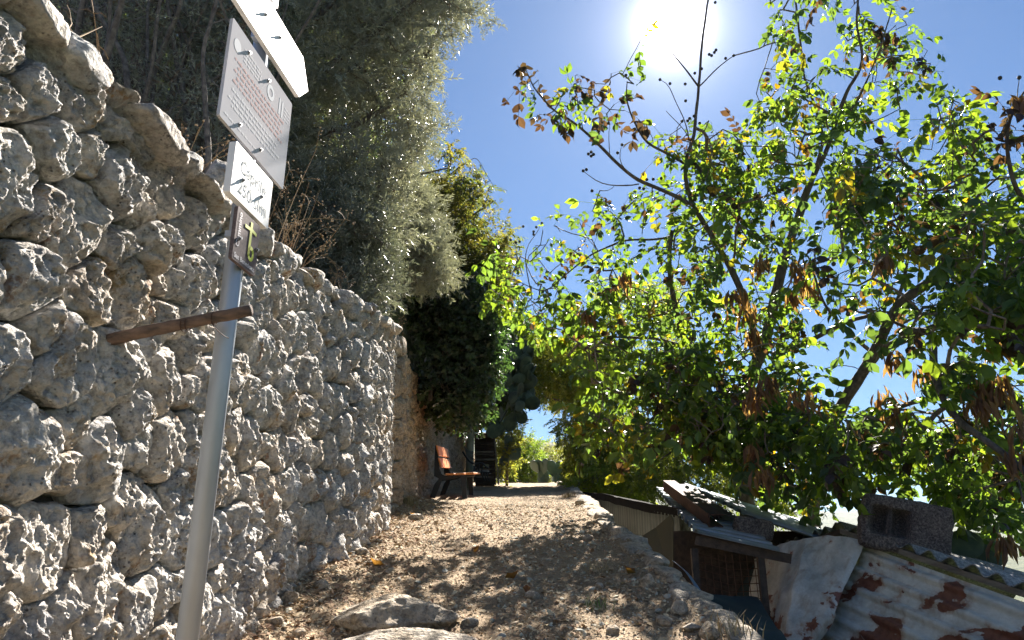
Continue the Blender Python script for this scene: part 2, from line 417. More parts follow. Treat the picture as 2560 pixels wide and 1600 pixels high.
# signs
m, t, b, o = mat('white_sign_board'); b.inputs['Base Color'].default_value = (.86, .86, .87, 1); b.inputs['Roughness'].default_value = .55; M['sign'] = m
m, t, b, o = mat('pale_panel_board'); p = pos(t)
L(t, ramp(t, noise(t, 3, 2, .5, p), [(.3, (.50, .52, .56)), (.7, (.58, .56, .58))]), b.inputs['Base Color']); b.inputs['Specular IOR Level'].default_value = 0.0; b.inputs['Roughness'].default_value = .6; M['panel'] = m
m, t, b, o = mat('grey_letters'); b.inputs['Base Color'].default_value = (.42, .44, .45, 1); b.inputs['Roughness'].default_value = .75; b.inputs['Specular IOR Level'].default_value = .1; M['txt'] = m
m, t, b, o = mat('white_print'); b.inputs['Base Color'].default_value = (.80, .80, .82, 1); b.inputs['Specular IOR Level'].default_value = 0.0; b.inputs['Roughness'].default_value = .6; M['wprint'] = m
m, t, b, o = mat('rose_print'); b.inputs['Base Color'].default_value = (.66, .48, .46, 1); b.inputs['Specular IOR Level'].default_value = 0.0; b.inputs['Roughness'].default_value = .6; M['rprint'] = m
m, t, b, o = mat('brown_plate'); p = pos(t)
L(t, ramp(t, noise(t, 160, 3, .7, p), [(.35, (.105, .08, .085)), (.65, (.19, .15, .15))]), b.inputs['Base Color']); b.inputs['Roughness'].default_value = .8; b.inputs['Specular IOR Level'].default_value = .2; M['plate'] = m
m, t, b, o = mat('lime_print'); b.inputs['Base Color'].default_value = (.62, .66, .06, 1); b.inputs['Roughness'].default_value = .5; M['lime'] = m
m, t, b, o = mat('lilac_print'); b.inputs['Base Color'].default_value = (.60, .57, .62, 1); b.inputs['Roughness'].default_value = .5; M['lilac'] = m

# ------------------------------------------------------------------ ground
def grid_faces(nu, nv, off=0):
    i = np.arange(nu - 1)[:, None]; j = np.arange(nv - 1)[None]
    a = off + i * nv + j
    return np.stack([a, a + nv, a + nv + 1, a + 1], -1).reshape(-1, 4)
ys = np.concatenate([np.linspace(-14, 2.6, 60), 2.62 * (30 / 2.62) ** np.linspace(0, 1, 420)])
us = np.linspace(0, 1, 170)
Yg, Ug = np.meshgrid(ys, us, indexing='ij')
xl = np.where(Yg < 7.4, xwall(np.minimum(Yg, 7.3)), xwall2(np.maximum(Yg, 7.4))) - .35
Xg = xl + (xedge(Yg) - xl) * Ug + .03 * fbm(np.stack([Yg * 3, Ug * 0, Yg * 0], -1), 3) * Ug
Zg = zg(Xg, Yg)
pn = np.stack([Xg, Yg, 0 * Xg], -1)
Zg = Zg + .007 * fbm(pn * 24, 3) * (Yg > 2)
# broken stone lip of the edge
Zg = Zg + np.clip(1 - (1 - Ug) * 14, 0, 1) * .03 * (ridged(pn * 6, 3) - .2)
V = np.stack([Xg, Yg, Zg], -1).reshape(-1, 3)
ob('path', mesh('path', V, grid_faces(len(ys), len(us)), M['path'], True), kind='structure',
   label='sloping earth path strewn with stone chips and dry leaves')

# rough masonry side of the path, down to the lower yard
hs = np.linspace(0, 1, 26); Ye, He = np.meshgrid(ys, hs, indexing='ij')
xe = xedge(Ye) + .03 * fbm(np.stack([Ye * 3, Ye * 0, Ye * 0], -1), 3)
zt = zg(xedge(Ye), Ye)
pe = np.stack([Ye * 5, He * 7, 0 * Ye], -1)
xx = xe - .02 + np.clip(He * 8, 0, 1) * (.05 + .05 * ridged(pe, 3)) + .12 * He
zz = zt - .012 - He * 1.9
ob('path_side_wall', mesh('path_side_wall', np.stack([xx, Ye, zz], -1).reshape(-1, 3), grid_faces(len(ys), len(hs)), M['stone_far'], True),
   kind='structure', label='rough masonry side of the path dropping to the yard')

EDGE = bpy.data.objects['path_side_wall']
def tz(x, y):
    """terrain outside the path: yard to the right, valley and hills far off"""
    r = np.hypot(x, y); az = np.degrees(np.arctan2(x, y))
    p = np.stack([x, y, 0 * x], -1)
    near = zc(np.clip(y, -14, 24)) * np.exp(-np.clip(r - 24, 0, 1e9) / 60) - 1.75 - .14 * np.clip(x - 1, 0, 8)
    el = np.interp(az, [-180, -60, -20, 0, 4, 8, 14, 22, 33, 60, 120, 180], [3, 8, 9.5, 9.4, 8.6, 6.5, 4.2, 3.3, 3.1, 3.2, 3, 3])
    Rp = np.interp(az, [-180, -20, 3, 9, 20, 180], [1500, 900, 900, 1500, 3200, 3200])
    t = np.clip((r - .12 * Rp) / (.88 * Rp), 0, 1)
    hill = Rp * np.tan(np.radians(el)) * t ** 1.4 * (1 + .10 * fbm(p / 260., 4))
    drop = -np.clip((r - 22) * .28, 0, 42) * np.clip((az + 10) / 20, 0, 1) * (1 - t) ** 1.2
    tree = np.clip((r - 60) / 100, 0, 1) * 3.0 * fbm(p / 9., 3)
    return near + drop + hill + tree
rr = np.concatenate([np.linspace(.6, 30, 40), 30 * (3900 / 30) ** (np.linspace(0, 1, 210)[1:])])
aa = np.radians(np.concatenate([np.linspace(-180, -30, 30)[:-1], np.linspace(-30, 45, 420)[:-1], np.linspace(45, 180, 30)]))
Rr, Aa = np.meshgrid(rr, aa, indexing='ij'); X = Rr * np.sin(Aa); Y = Rr * np.cos(Aa)
m, t, b, o = mat('hillside_scrub'); p = pos(t)
n1 = noise(t, .05, 9, .72, p); n2 = noise(t, .9, 6, .65, p)
c = ramp(t, n1, [(.36, (.030, .045, .020)), (.5, (.060, .075, .034)), (.62, (.13, .125, .07)), (.75, (.26, .235, .17))])
c = mixc(t, .7, c, ramp(t, n2, [(.35, (.5, .5, .5)), (.6, (1.2, 1.2, 1.2))]), 'MULTIPLY')
L(t, c, b.inputs['Base Color']); b.inputs['Roughness'].default_value = 1.0; b.inputs['Specular IOR Level'].default_value = .1
M['hill'] = m
Zt = tz(X, Y)
Zt = np.where((X < 1.2) & (Y < 26) & (Rr < 34), np.minimum(Zt, zc(np.clip(Y, -14, 24)) - 2.2), Zt)
ob('terrain', mesh('terrain', np.stack([X, Y, Zt], -1).reshape(-1, 3), grid_faces(len(rr), len(aa))[:, ::-1], M['hill'], True),
   kind='structure', label='yard, valley floor and wooded hills under the haze')

# earth terrace held by the walls
ty = np.linspace(-2.5, 24, 120); txx = np.concatenate([np.linspace(0, 2, 20), np.linspace(2.2, 40, 40)])
Tt, Tx = np.meshgrid(ty, txx, indexing='ij')
xb = np.where(Tt < 7.4, xwall(np.minimum(Tt, 7.3)), xwall2(np.maximum(Tt, 7.4))) - .18
zb = np.where(Tt < 7.4, wtop(np.clip(Tt, 0, 7.5)), wtop2(np.maximum(Tt, 7.4))) - .16
Pq = np.stack([xb - Tx, Tt, 0 * Tt], -1)
Zq = zb + .22 * Tx + .05 * fbm(Pq * 2, 4) - .9 * np.clip((Tt - 18) / 3, 0, 1)
ob('terrace_ground', mesh('terrace_ground', np.stack([Pq[..., 0], Tt, Zq], -1).reshape(-1, 3), grid_faces(len(ty), len(txx))[:, ::-1], M['soil'], True),
   kind='structure', label='brown earth bank behind the stone wall')

# ------------------------------------------------------------------ dry stone walls
def stone_mesh(poly, c, sfun, depth, na, nr, seed, amp=1.0):
    """a craggy stone filling the cell 'poly' (k,2) round c, in (s,h) wall coordinates; sfun maps (s,h,out)->world"""
    r_ = np.random.default_rng(seed); th = np.linspace(0, 2 * np.pi, na, endpoint=False)
    q = np.roll(poly, -1, 0) - poly; nrm_ = np.stack([q[:, 1], -q[:, 0]], 1); nrm_ /= np.linalg.norm(nrm_, axis=1)[:, None] + 1e-9
    d = ((poly - c) * nrm_).sum(1); d = np.abs(d) - .0035
    cs = np.stack([np.cos(th), np.sin(th)], 1)
    k = np.clip(cs @ (nrm_ * np.sign(((poly - c) * nrm_).sum(1))[:, None]).T, 0, None) / np.maximum(d, .01)
    Rr = 1 / ((k ** 26).sum(1)) ** (1 / 26)
    rr = np.linspace(0, 1, nr) ** .8
    rad = rr[:, None] * Rr[None]
    ps = c[0] + rad * cs[:, 0]; ph = c[1] + rad * cs[:, 1]
    size = Rr.mean()
    D = depth * np.clip(1 - rr ** 8, 0, 1)[:, None] ** .42 * np.ones(na)
    lx, ly = (ps - c[0]) / size, (ph - c[1]) / size
    for _ in range(7):
        a = r_.uniform(0, 2 * np.pi); sl = r_.uniform(.3, 1.5) * depth; off = r_.uniform(.55, 1.0) * depth
        D = np.minimum(D, off + sl * .35 - sl * (lx * np.cos(a) + ly * np.sin(a)) * .9)
    D = D + r_.uniform(-.25, .25) * depth * lx * (1 - rr[:, None] ** 2) + r_.uniform(-.35, .2) * depth * ly * (1 - rr[:, None] ** 2)
    o = r_.uniform(0, 300, 3)
    P3 = np.stack([ps, ph, D], -1)
    edge = np.clip((1 - rr[:, None]) * 5, 0.15, 1)
    sc = np.array([1.0, .7, 1.0])
    D = D + amp * edge * (.036 * fbm(P3 * 10 * sc + o, 6, .64) + .038 * (ridged(P3 * 13 * sc + o, 6) - .35))
    pt = pits(P3 * 34 + o); D = D - amp * edge * .020 * np.clip(1 - pt / .42, 0, 1) * (fbm(P3 * 6 + o + 40, 2) > -.1)
    wob = .020 * amp * fbm(P3 * 14 + o + 90, 3) * rr[:, None]
    ps = ps + wob * cs[:, 0]; ph = ph + wob * cs[:, 1]
    D = D - .022 * (rr[:, None] ** 14)
    V = sfun(ps, ph, D)
    back = sfun(ps[-1] * .93 + c[0] * .07, ph[-1] * .93 + c[1] * .07, D[-1] * 0 - .12)
    V = np.concatenate([V.reshape(-1, 3)[na - 1:], back])   # first ring collapses to one vertex
    n0 = 1; F4 = []; idx = lambda i, j: n0 + (i - 1) * na + j % na
    j = np.arange(na); tri = np.stack([0 * j, idx(1, j), idx(1, j + 1)], 1)
    quads = np.concatenate([np.stack([idx(i, j), idx(i + 1, j), idx(i + 1, j + 1), idx(i, j + 1)], 1) for i in range(1, nr)])
    return V, tri, quads

def clip_cell(c, nb, box):
    poly = [(box[0], box[2]), (box[1], box[2]), (box[1], box[3]), (box[0], box[3])]
    for q in nb:
        f_ = q[2]; m_ = (c[0] + f_ * (q[0] - c[0]), c[1] + f_ * (q[1] - c[1])); n_ = (q[0] - c[0], q[1] - c[1]); out = []
        L_ = len(poly)
        for i in range(L_):
            a, b_ = poly[i], poly[(i + 1) % L_]
            da = (a[0] - m_[0]) * n_[0] + (a[1] - m_[1]) * n_[1]; db = (b_[0] - m_[0]) * n_[0] + (b_[1] - m_[1]) * n_[1]
            if da <= 0: out.append(a)
            if (da < 0) != (db < 0):
                t_ = da / (da - db); out.append((a[0] + t_ * (b_[0] - a[0]), a[1] + t_ * (b_[1] - a[1])))
        poly = out
        if len(poly) < 3: return None
    return np.array(poly)

def build_wall(root, y0, y1, xf, topf, sw, sh, m, seed, batter, near_res, amp, zb=0.0):
    rs = np.random.default_rng(seed)
    cells = []; rads = []
    S0, S1 = y0 - .1, y1 + .1; area = (S1 - S0) * 2.5
    for rad_, frac in ((.72, .30), (.56, .75), (.42, 1.5), (.30, 2.4)):
        for _ in range(int(frac * 6 * area / (sw * sh))):
            c = (rs.uniform(S0, S1), rs.uniform(-.15, 2.45)); ok_ = True
            if cells:
                A_ = np.array(cells[-2600:]); R_ = np.array(rads[-2600:]); ok_ = not ((((A_[:, 0] - c[0]) / sw) ** 2 + ((A_[:, 1] - c[1]) / sh) ** 2) < (R_ + rad_) ** 2 * .86).any()
            if ok_: cells.append(c); rads.append(rad_)
    rads = np.array(rads)
    cells = np.array(cells); H = topf(cells[:, 0]) - zc(cells[:, 0])
    keep = (cells[:, 1] < H - sh * .35); allc = cells; cells_i = np.where(keep)[0]
    def sfun(ps, ph, D): return np.stack([xf(ps) - batter * ph + D, ps, zc(ps) + ph], -1)
    items = []
    for i in cells_i:
        c = allc[i]; dd = np.abs(allc - c); nbi = np.where((dd[:, 0] < 2.8 * sw) & (dd[:, 1] < 2.8 * sh))[0]
        nb = [(*allc[j], .5 + .5 * (rads[i] ** 2 - rads[j] ** 2) * sw * sh / ((allc[j] - c) ** 2).sum()) for j in nbi if j != i]
        nb.sort(key=lambda q: (q[0] - c[0]) ** 2 + (q[1] - c[1]) ** 2)
        poly = clip_cell(c, nb[:24], (c[0] - .35, c[0] + .35, c[1] - .3, c[1] + .3))
        if poly is None or len(poly) < 3: continue
        cc = poly.mean(0); top = float(topf(cc[0]) - zc(cc[0]))
        poly[:, 1] = np.minimum(poly[:, 1], top)
        cc = poly.mean(0)
        wpt = sfun(np.array([cc[0]]), np.array([cc[1]]), np.array([0.]))[0]
        u, v = pix(wpt) if wpt[1] > .4 else (9999, 0)
        dist = float(np.linalg.norm(wpt)); vis = -150 < u < 2700 and -250 < v < 1800
        items.append((0 if vis else 1, dist, poly, cc))
    items.sort(key=lambda q: (q[0], q[1]))
    SV = []; ST_ = []; SQ = []; off = 0
    for k, (nv_, dist, poly, cc) in enumerate(items):
        na, nr = (84, 30) if (dist < 3.0 and not nv_ and near_res) else (56, 18) if (dist < 4.5 and not nv_ and near_res) else (30, 9) if dist < 7.5 else (18, 6)
        dep = rs.uniform(.028, .056) * (1 if amp >= 1 else .75)
        V, tri, qd = stone_mesh(poly, cc, sfun, dep, na, nr, seed * 1000 + k, amp)
        if k < 300:
            ob('stone', mesh('stone', V, [tri, qd], m, True), root)
        else:
            SV.append(V); ST_.append(tri + off); SQ.append(qd + off); off += len(V)
    if SV: ob('stone_remainder', mesh('stone_remainder', np.concatenate(SV), [np.concatenate(ST_), np.concatenate(SQ)], m, True), root, kind='stuff')
    # earth and rubble core
    yy = np.linspace(y0, y1, 60); hh = np.linspace(0, 1, 12); A, B = np.meshgrid(yy, hh, indexing='ij')
    Ht = topf(A) - zc(A) - .06
    V = np.stack([xf(A) - batter * B * Ht - .055, A, zc(A) - .25 + (Ht + .25) * B], -1)
    V2 = V.copy(); V2[..., 0] -= .45
    n = A.size
    F = np.concatenate([grid_faces(60, 12), grid_faces(60, 12, n)[:, ::-1]])
    top = np.stack([np.arange(59) * 12 + 11, np.arange(59) * 12 + 11 + n, np.arange(1, 60) * 12 + 11 + n, np.arange(1, 60) * 12 + 11], 1)
    e0 = np.stack([np.arange(11), np.arange(11) + 1, np.arange(11) + 1 + n, np.arange(11) + n], 1); e1 = e0 + 59 * 12
    ob('rubble_core', mesh('rubble_core', np.concatenate([V.reshape(-1, 3), V2.reshape(-1, 3)]), np.concatenate([F, top, e0, e1[:, ::-1]]), M['core']), root)

def icos(n):
    import bmesh as _bm
    bm = _bm.new(); _bm.ops.create_icosphere(bm, subdivisions=n, radius=1)
    V = np.array([v.co[:] for v in bm.verts]); F = np.array([[v.index for v in f.verts] for f in bm.faces]); bm.free(); return V, F
IC = {n: icos(n) for n in (1, 2, 3, 4, 5)}
def rotz(a): c, s = math.cos(a), math.sin(a); return np.array([[c, -s, 0], [s, c, 0], [0, 0, 1]])
def randrot(r_):
    q = r_.normal(size=4); q /= np.linalg.norm(q); a, b, c, d = q
    return np.array([[a*a+b*b-c*c-d*d, 2*(b*c-a*d), 2*(b*d+a*c)], [2*(b*c+a*d), a*a-b*b+c*c-d*d, 2*(c*d-a*b)], [2*(b*d-a*c), 2*(c*d+a*b), a*a-b*b-c*c+d*d]])
def rock(c, size, n=3, seed=0, amp=.25, rot=None, pit=True, box=.5):
    r_ = np.random.default_rng(seed); V, F = IC[n]; V = V.copy()
    V = np.sign(V) * np.abs(V) ** (1 - .45 * box)
    for _ in range(9):
        d = r_.normal(size=3); d /= np.linalg.norm(d); o = r_.uniform(.62, .95)
        k = V @ d; V = V - np.clip(k - o, 0, None)[:, None] * d * .85
    o = r_.uniform(0, 200, 3); dirn = V / np.linalg.norm(V, axis=1)[:, None]
    s = np.array(size); Q = V * s
    f = amp * (.5 * fbm(Q * 6 + o, 4) + .45 * (ridged(Q * 14 + o, 4) - .3))
    if pit: f = f - amp * .35 * np.clip(1 - pits(Q * 26 + o) / .45, 0, 1)
    V = (V + dirn * f[:, None]) * s
    if rot is not None: V = V @ np.asarray(rot).T
    return V + np.array(c), F

wall = empty('stone_wall', (-1.12, 3.5, -.3), 'long grey limestone dry stone wall behind the signpost', 'wall'); wall['kind'] = 'thing'
build_wall(wall, .3, 7.28, xwall, wtop, .150, .165, M['stone'], 5, .02, True, 1.0)
# coping stones
rs = np.random.default_rng(22); y = .5; k = 0
while y < 7.2:
    ln = rs.uniform(.16, .32)
    x = float(xwall(y)) - .15 + rs.uniform(-.02, .015); z = float(wtop(y)) - .045 + rs.uniform(-.012, .012)
    sl_ = math.atan2(float(wtop(y + .2) - wtop(y)), .2); c_, s_ = math.cos(sl_), math.sin(sl_)
    V, F = rock((x, y + ln / 2, z), (rs.uniform(.17, .20), ln * .66, rs.uniform(.058, .078)), 5 if y < 3.2 else 4, 500 + k, .17, rotz(rs.uniform(-.15, .15)) @ np.array([[1, 0, 0], [0, c_, -s_], [0, s_, c_]]), box=.95)
    ob('stone', mesh('stone', V, F, M['stone'], True), wall); y += ln * .82; k += 1
# loose upright stone on the wall top
V, F = rock(P(530, 462, 2.66) + np.array([0, 0, 0.0]), (.05, .075, .115), 4, 901, .25, rotz(.5) @ np.array([[.95, 0, .3], [0, 1, 0], [-.3, 0, .95]]))
ob('stone', mesh('stone', V, F, M['stone'], True), wall)

wall2 = empty('stone_wall', (-1.3, 11, .9), 'brown shaded stone wall stretch behind the bench', 'wall'); wall2['kind'] = 'thing'
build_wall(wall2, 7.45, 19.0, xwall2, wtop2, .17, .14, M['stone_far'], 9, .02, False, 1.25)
# squared corner stones where it starts
z = float(zc(7.4)); k = 0
while z < 2.02:
    hh = rs.uniform(.16, .24)
    V, F = rock((-1.2 + rs.uniform(-.012, .012), 7.40, z + hh / 2), (.13, .12, hh * .53), 3, 700 + k, .12, rotz(rs.uniform(-.08, .08)), box=.95)
    ob('quoin', mesh('quoin', V, F, M['stone_far'], True), wall2); z += hh; k += 1
y = 7.7
while y < 18:
    ln = rs.uniform(.2, .4)
    V, F = rock((float(xwall2(y)) - .14, y, float(wtop2(y)) - .03), (.18, ln * .55, .07), 2, 800 + k, .2)
    ob('coping_stone', mesh('coping_stone', V, F, M['stone_far'], True), wall2); y += ln; k += 1
# ------------------------------------------------------------------ loose ground cover on the path
def ground_z(x, y): return zg(x, y)
def scatter_chips(n, y0, y1, seed, smin, smax, name, label, pal, flat=True, near_pow=1.0, side=None):
    r_ = np.random.default_rng(seed)
    y = y0 * (y1 / y0) ** (r_.random(n) ** near_pow)
    xa = np.where(y < 7.4, xwall(np.minimum(y, 7.3)), xwall2(np.maximum(y, 7.4))) + .02; xb = xedge(y) - .02
    u = r_.random(n)
    if side == 'left': u = u ** 2.6
    if side == 'both': u = np.where(r_.random(n) < .5, u ** 2.4 * .6, 1 - (1 - u) ** 1.0 * .5)
    x = xa + (xb - xa) * u; z = ground_z(x, y)
    s = r_.uniform(smin, smax, n) * r_.uniform(.6, 1.3, n) 
    T, F = (np.array([[-.5, -.2, 0], [0, -.3, .1], [.5, .1, 0], [.15, .35, .12], [-.4, .25, .04]]), [[0, 1, 2], [0, 2, 3], [0, 3, 4]]) if flat else IC[1]
    T = np.asarray(T, float)
    if not flat: T = T * np.array([1, .8, .55]) * .5
    F = np.array(F); a = r_.uniform(0, 2 * np.pi, n); tl = r_.normal(0, .35 if flat else .3, (n, 2))
    ca, sa = np.cos(a), np.sin(a)
    K = T[None] * s[:, None, None] * (r_.uniform(.55, 1.3, (n, 1, 3)))
    if not flat: K = K * (1 + r_.uniform(-.25, .25, (n, len(T), 1)))
    Xr = K[..., 0] * ca[:, None] - K[..., 1] * sa[:, None]; Yr = K[..., 0] * sa[:, None] + K[..., 1] * ca[:, None]
    Zr = K[..., 2] + Xr * tl[:, :1] + Yr * (tl[:, 1:] + .2)
    V = np.stack([x[:, None] + Xr, y[:, None] + Yr, z[:, None] + Zr + (.006 if flat else s[:, None] * .10)], -1).reshape(-1, 3)
    FF = (F[None] + (np.arange(n) * len(T))[:, None, None]).reshape(-1, F.shape[1])
    pal = np.array(pal); c = pal[r_.integers(0, len(pal), n)] * r_.uniform(.8, 1.12, (n, 1)) * np.array([.95, 1, .93])
    ob(name, mesh(name, V, [FF], M['litter'], False, np.repeat(c, len(T), 0)), kind='stuff', label=label, cat='ground cover')
EARTH = [(.40, .30, .205), (.45, .34, .24), (.35, .25, .17), (.52, .42, .31), (.28, .185, .125)]
STN = [(.50, .43, .34), (.58, .52, .44), (.42, .36, .29), (.40, .30, .22), (.36, .34, .32)]
scatter_chips(60000, 2.7, 14, 1, .005, .013, 'leaf_litter', 'crumbled dry leaves and chips over the path', EARTH, True, .8)
scatter_chips(16000, 2.7, 9, 2, .012, .034, 'dry_leaves', 'curled tan leaves gathered along the foot of the wall', [(.50, .34, .21), (.42, .26, .16), (.58, .44, .30), (.34, .20, .13)], True, .8, 'left')
scatter_chips(9000, 2.7, 12, 3, .006, .018, 'gravel', 'small limestone gravel on the path', STN, False, .8, 'both')
scatter_chips(1100, 2.7, 9, 4, .016, .042, 'stone_rubble', 'fist sized limestone rubble beside the wall and the path edge', STN, False, .7, 'both')
# loose stones one can count
spots = [(1175, 1563, .045), (748, 1590, .03), (690, 1560, .035), (1620, 1465, .05), (1330, 1495, .038), (1500, 1470, .03), (1555, 1340, .06), (1470, 1350, .05),
         (1700, 1530, .05), (1660, 1560, .045), (1780, 1590, .06), (1760, 1470, .05), (1463, 1510, .03), (1600, 1290, .05), (1040, 1300, .06), (905, 1385, .05),
         (800, 1470, .04), (720, 1500, .05), (1530, 1585, .035), (1730, 1575, .04), (1640, 1395, .06), (1560, 1240, .07), (1450, 1262, .05), (885, 1345, .05)]
NEARBY = ['tan angular stone lying on the front boulder', 'small rounded stone below the signpost at the near wall foot', 'palest pebble at the near wall foot beside another small stone',
  'upright tan stone standing on the path near its stone edge', 'small dry brown stone alone in the middle of the path', 'small grey stone on open gravel, between the lone brown stone and the path edge',
  'flat pale stone lying in dappled shade beside the path edge', 'flat bluish stone in the shadow just inside the flat pale one', 'knobbly stone in the rubble beside the near stone edge',
  'second knobbly stone in the near rubble, further in from the edge', 'large stone at the very front beside the path edge', 'stone resting against the inner side of the stone edge above the upright tan stone',
  'little stone beside the green weed tuft', 'stone at the foot of the far stretch of the path edge', 'brown stone in the leaf litter short of the orange bench', 'stone against the wall foot where the wall bulges',
  'stone at the wall foot left of the front boulder', 'stone in dry leaves at the wall foot nearest the signpost', 'small stone at the front between boulder and path edge', 'broad stone in the near rubble right at the front',
  'stone lying on the path edge halfway along it', 'far stone on the path edge level with the bench', 'stone near the crest beside the straw coloured grass', 'stone at the wall foot below the bulge, nearer the bench']
def G(u, v):
    yy = np.linspace(1.5, 22, 3000); a, ry, rz = ray(u, v); x = a * yy / ry; z = rz * yy / ry
    i = np.argmax(z < zg(x, yy)) if (z > zg(x, yy))[0] else 0
    h = z - zg(x, yy); i = np.argmax(h < 0); return np.array([x[i], yy[i], zg(x[i], yy[i])])
def G(u, v):
    yy = np.linspace(2.0, 22, 3000); a, ry, rz = ray(u, v); x = a * yy / ry; h = rz * yy / ry - zg(x, yy)
    i = int(np.argmax(h > 0)) if h[0] < 0 else int(np.argmax(h < 0)); xx_ = min(x[i], float(xedge(yy[i])) - .09); return np.array([xx_, yy[i], float(zg(xx_, yy[i]))])
for i, (u, v, s_) in enumerate(spots):
    g = G(u, v); q = np.random.default_rng(60 + i)
    V, F = rock((0, 0, 0), (s_, s_ * q.uniform(.7, 1.1), s_ * q.uniform(.45, .8)), 3, 60 + i, .2, rotz(q.uniform(0, 6)))
    if i == 3: V = V[:, [1, 2, 0]]
    ob('loose_stone', mesh('loose_stone', V, F, M['rock'], False), label=NEARBY[i], cat='stone',
       group='loose stones on the path', loc=tuple(g + np.array([0, 0, s_ * .3])))
y = 2.6; k = 0; rs = np.random.default_rng(44)
while y < 19:
    ln = rs.uniform(.12, .34) * (1 + .03 * y); x = float(xedge(y + ln / 2)) - .07 + rs.uniform(-.02, .02)
    V, F = rock((x, y + ln / 2, float(zg(x, y + ln / 2)) - .012), (rs.uniform(.075, .11), ln * .60, rs.uniform(.035, .055)), 3, 1200 + k, .20, np.array([[1, 0, 0], [0, .985, -.17], [0, .17, .985]]), box=.9)
    ob('stone', mesh('stone', V, F, M['rock'], True), EDGE); y += ln * .92; k += 1
# bedrock boulders in the path
for i, (u, v, sz, lb, rz_) in enumerate([(985, 1552, (.31, .27, .115), 'flat pale boulder with a mossy grey top sunk in the path', -.25),
                                   (1005, 1640, (.42, .17, .09), 'pitted grey bedrock ledge at the very front of the path', -.15)]):
    g = G(u, v); V, F = rock((0, 0, 0), sz, 5, 79 + i, .20, rotz(rz_), box=0)
    ob('boulder', mesh('boulder', V, F, M['rock'], True), label=lb, cat='boulder', loc=tuple(g + np.array([0, 0, .01])))

# ------------------------------------------------------------------ signpost
post = empty('signpost', (-.85, 2.1, -.9), 'galvanised hiking signpost with four white and brown boards beside the stone wall', 'signpost')
MB().tube([(-.85, 2.1, -1.0), (-.85, 2.1, 2.6)], .0285, 28).build('pole', M['galv'], post, smooth=True)
sdv = np.array([.114, .993, 0]); sdv /= np.linalg.norm(sdv); sn = np.array([sdv[1], -sdv[0], 0]); so_ = np.array([-.836, 1.83, 0.])
def S(u, v, out=0.0):
    a, ry, rz = ray(u, v); d = np.array([a, ry, rz]); o_ = so_ + sn * out
    t_ = (o_ @ sn) / (d @ sn); q = d * t_; return float((q - so_) @ sdv), float(q[2])
def at_s(s, z, out=0.0): return so_ + sdv * s + sn * out + np.array([0, 0, z])
def board(name, poly, th, m_, parent, out=0.0, **kw):
    b_ = MB().prism([(p[0], p[1]) for p in poly], sn * -th, at_s(0, 0, out), sdv, (0, 0, 1)).build(name, m_, parent, **kw); return b_
def bolt(s, z, parent, out=.0):
    c = at_s(s, z, out); q = MB().tube([c - sn * .002, c + sn * .005], .0062, 6); q.tube([c + sn * .005, c + sn * .009], .0038, 10)
    return q.build('bolt', M['bolt'], parent)
def text(name, s, str_, size, pos_, m_, parent, out, rot=0.0, align='LEFT', bold=0.0):
    cu = bpy.data.curves.new(name, 'FONT'); cu.body = str_; cu.size = size; cu.align_x = align; cu.extrude = 0.0; cu.offset = bold
    cu.resolution_u = 3
    tmp = bpy.data.objects.new('tmp', cu); COL.objects.link(tmp)
    bpy.context.view_layer.update()
    me = bpy.data.meshes.new_from_object(tmp); bpy.data.objects.remove(tmp); me.name = name
    c, s2 = math.cos(rot), math.sin(rot); k = np.empty(len(me.vertices) * 3, np.float32); me.vertices.foreach_get('co', k); k = k.reshape(-1, 3)
    W = at_s(pos_[0], pos_[1], out)[None] + (k[:, :1] * c - k[:, 1:2] * s2) * sdv + (k[:, :1] * s2 + k[:, 1:2] * c) * np.array([0, 0, 1.]) + k[:, 2:] * sn
    me.vertices.foreach_set('co', W.astype(np.float32).ravel()); me.materials.clear(); me.materials.append(m_)
    return ob(name, me, parent)
def rect(tl, br, bl=None, tr=None):
    a = S(*tl); b_ = S(*br); s0 = (a[0] + (S(*bl)[0] if bl else a[0])) / 2; s1 = (b_[0] + (S(*tr)[0] if tr else b_[0])) / 2
    z1 = (a[1] + (S(*tr)[1] if tr else a[1])) / 2; z0 = (b_[1] + (S(*bl)[1] if bl else b_[1])) / 2; return s0, s1, z0, z1
def rpoly(r_, c=0.004):
    s0, s1, z0, z1 = r_; return [(s0 + c, z0), (s1 - c, z0), (s1, z0 + c), (s1, z1 - c), (s1 - c, z1), (s0 + c, z1), (s0, z1 - c), (s0, z0 + c)]
# information panel
r1 = rect((587, 45), (707, 471), (545, 287), (731, 264))
pn1 = board('information_panel', rpoly(r1), .010, M['panel'], post, 0)
s0, s1, z0, z1 = r1; W_, H_ = s1 - s0, z1 - z0
for fs, fz in ((.41 - .16, .88), (.41 + .16, .88), (.41 - .16, .12), (.41 + .16, .12)): bolt(s0 + W_ * fs, z0 + H_ * fz, pn1)
def disc(name, cs, cz, r_, m_, parent, inner=0, out=.0006):
    th = np.linspace(0, 2 * np.pi, 28, endpoint=False); o_ = [(cs + r_ * math.cos(a), cz + r_ * math.sin(a)) for a in th]
    if not inner: return board(name, o_, .0006, m_, parent, out)
    q = MB(); V = [at_s(s, z, out) for s, z in o_] + [at_s(cs + inner * math.cos(a), cz + inner * math.sin(a), out) for a in th]
    return q.add(V, [(i, (i + 1) % 28, 28 + (i + 1) % 28, 28 + i) for i in range(28)]).build(name, m_, parent)
disc('round_emblem', s0 + W_ * .10, z0 + H_ * .80, .022, M['wprint'], pn1)
disc('round_emblem', s0 + W_ * .63, z0 + H_ * .80, .027, M['wprint'], pn1, .014)
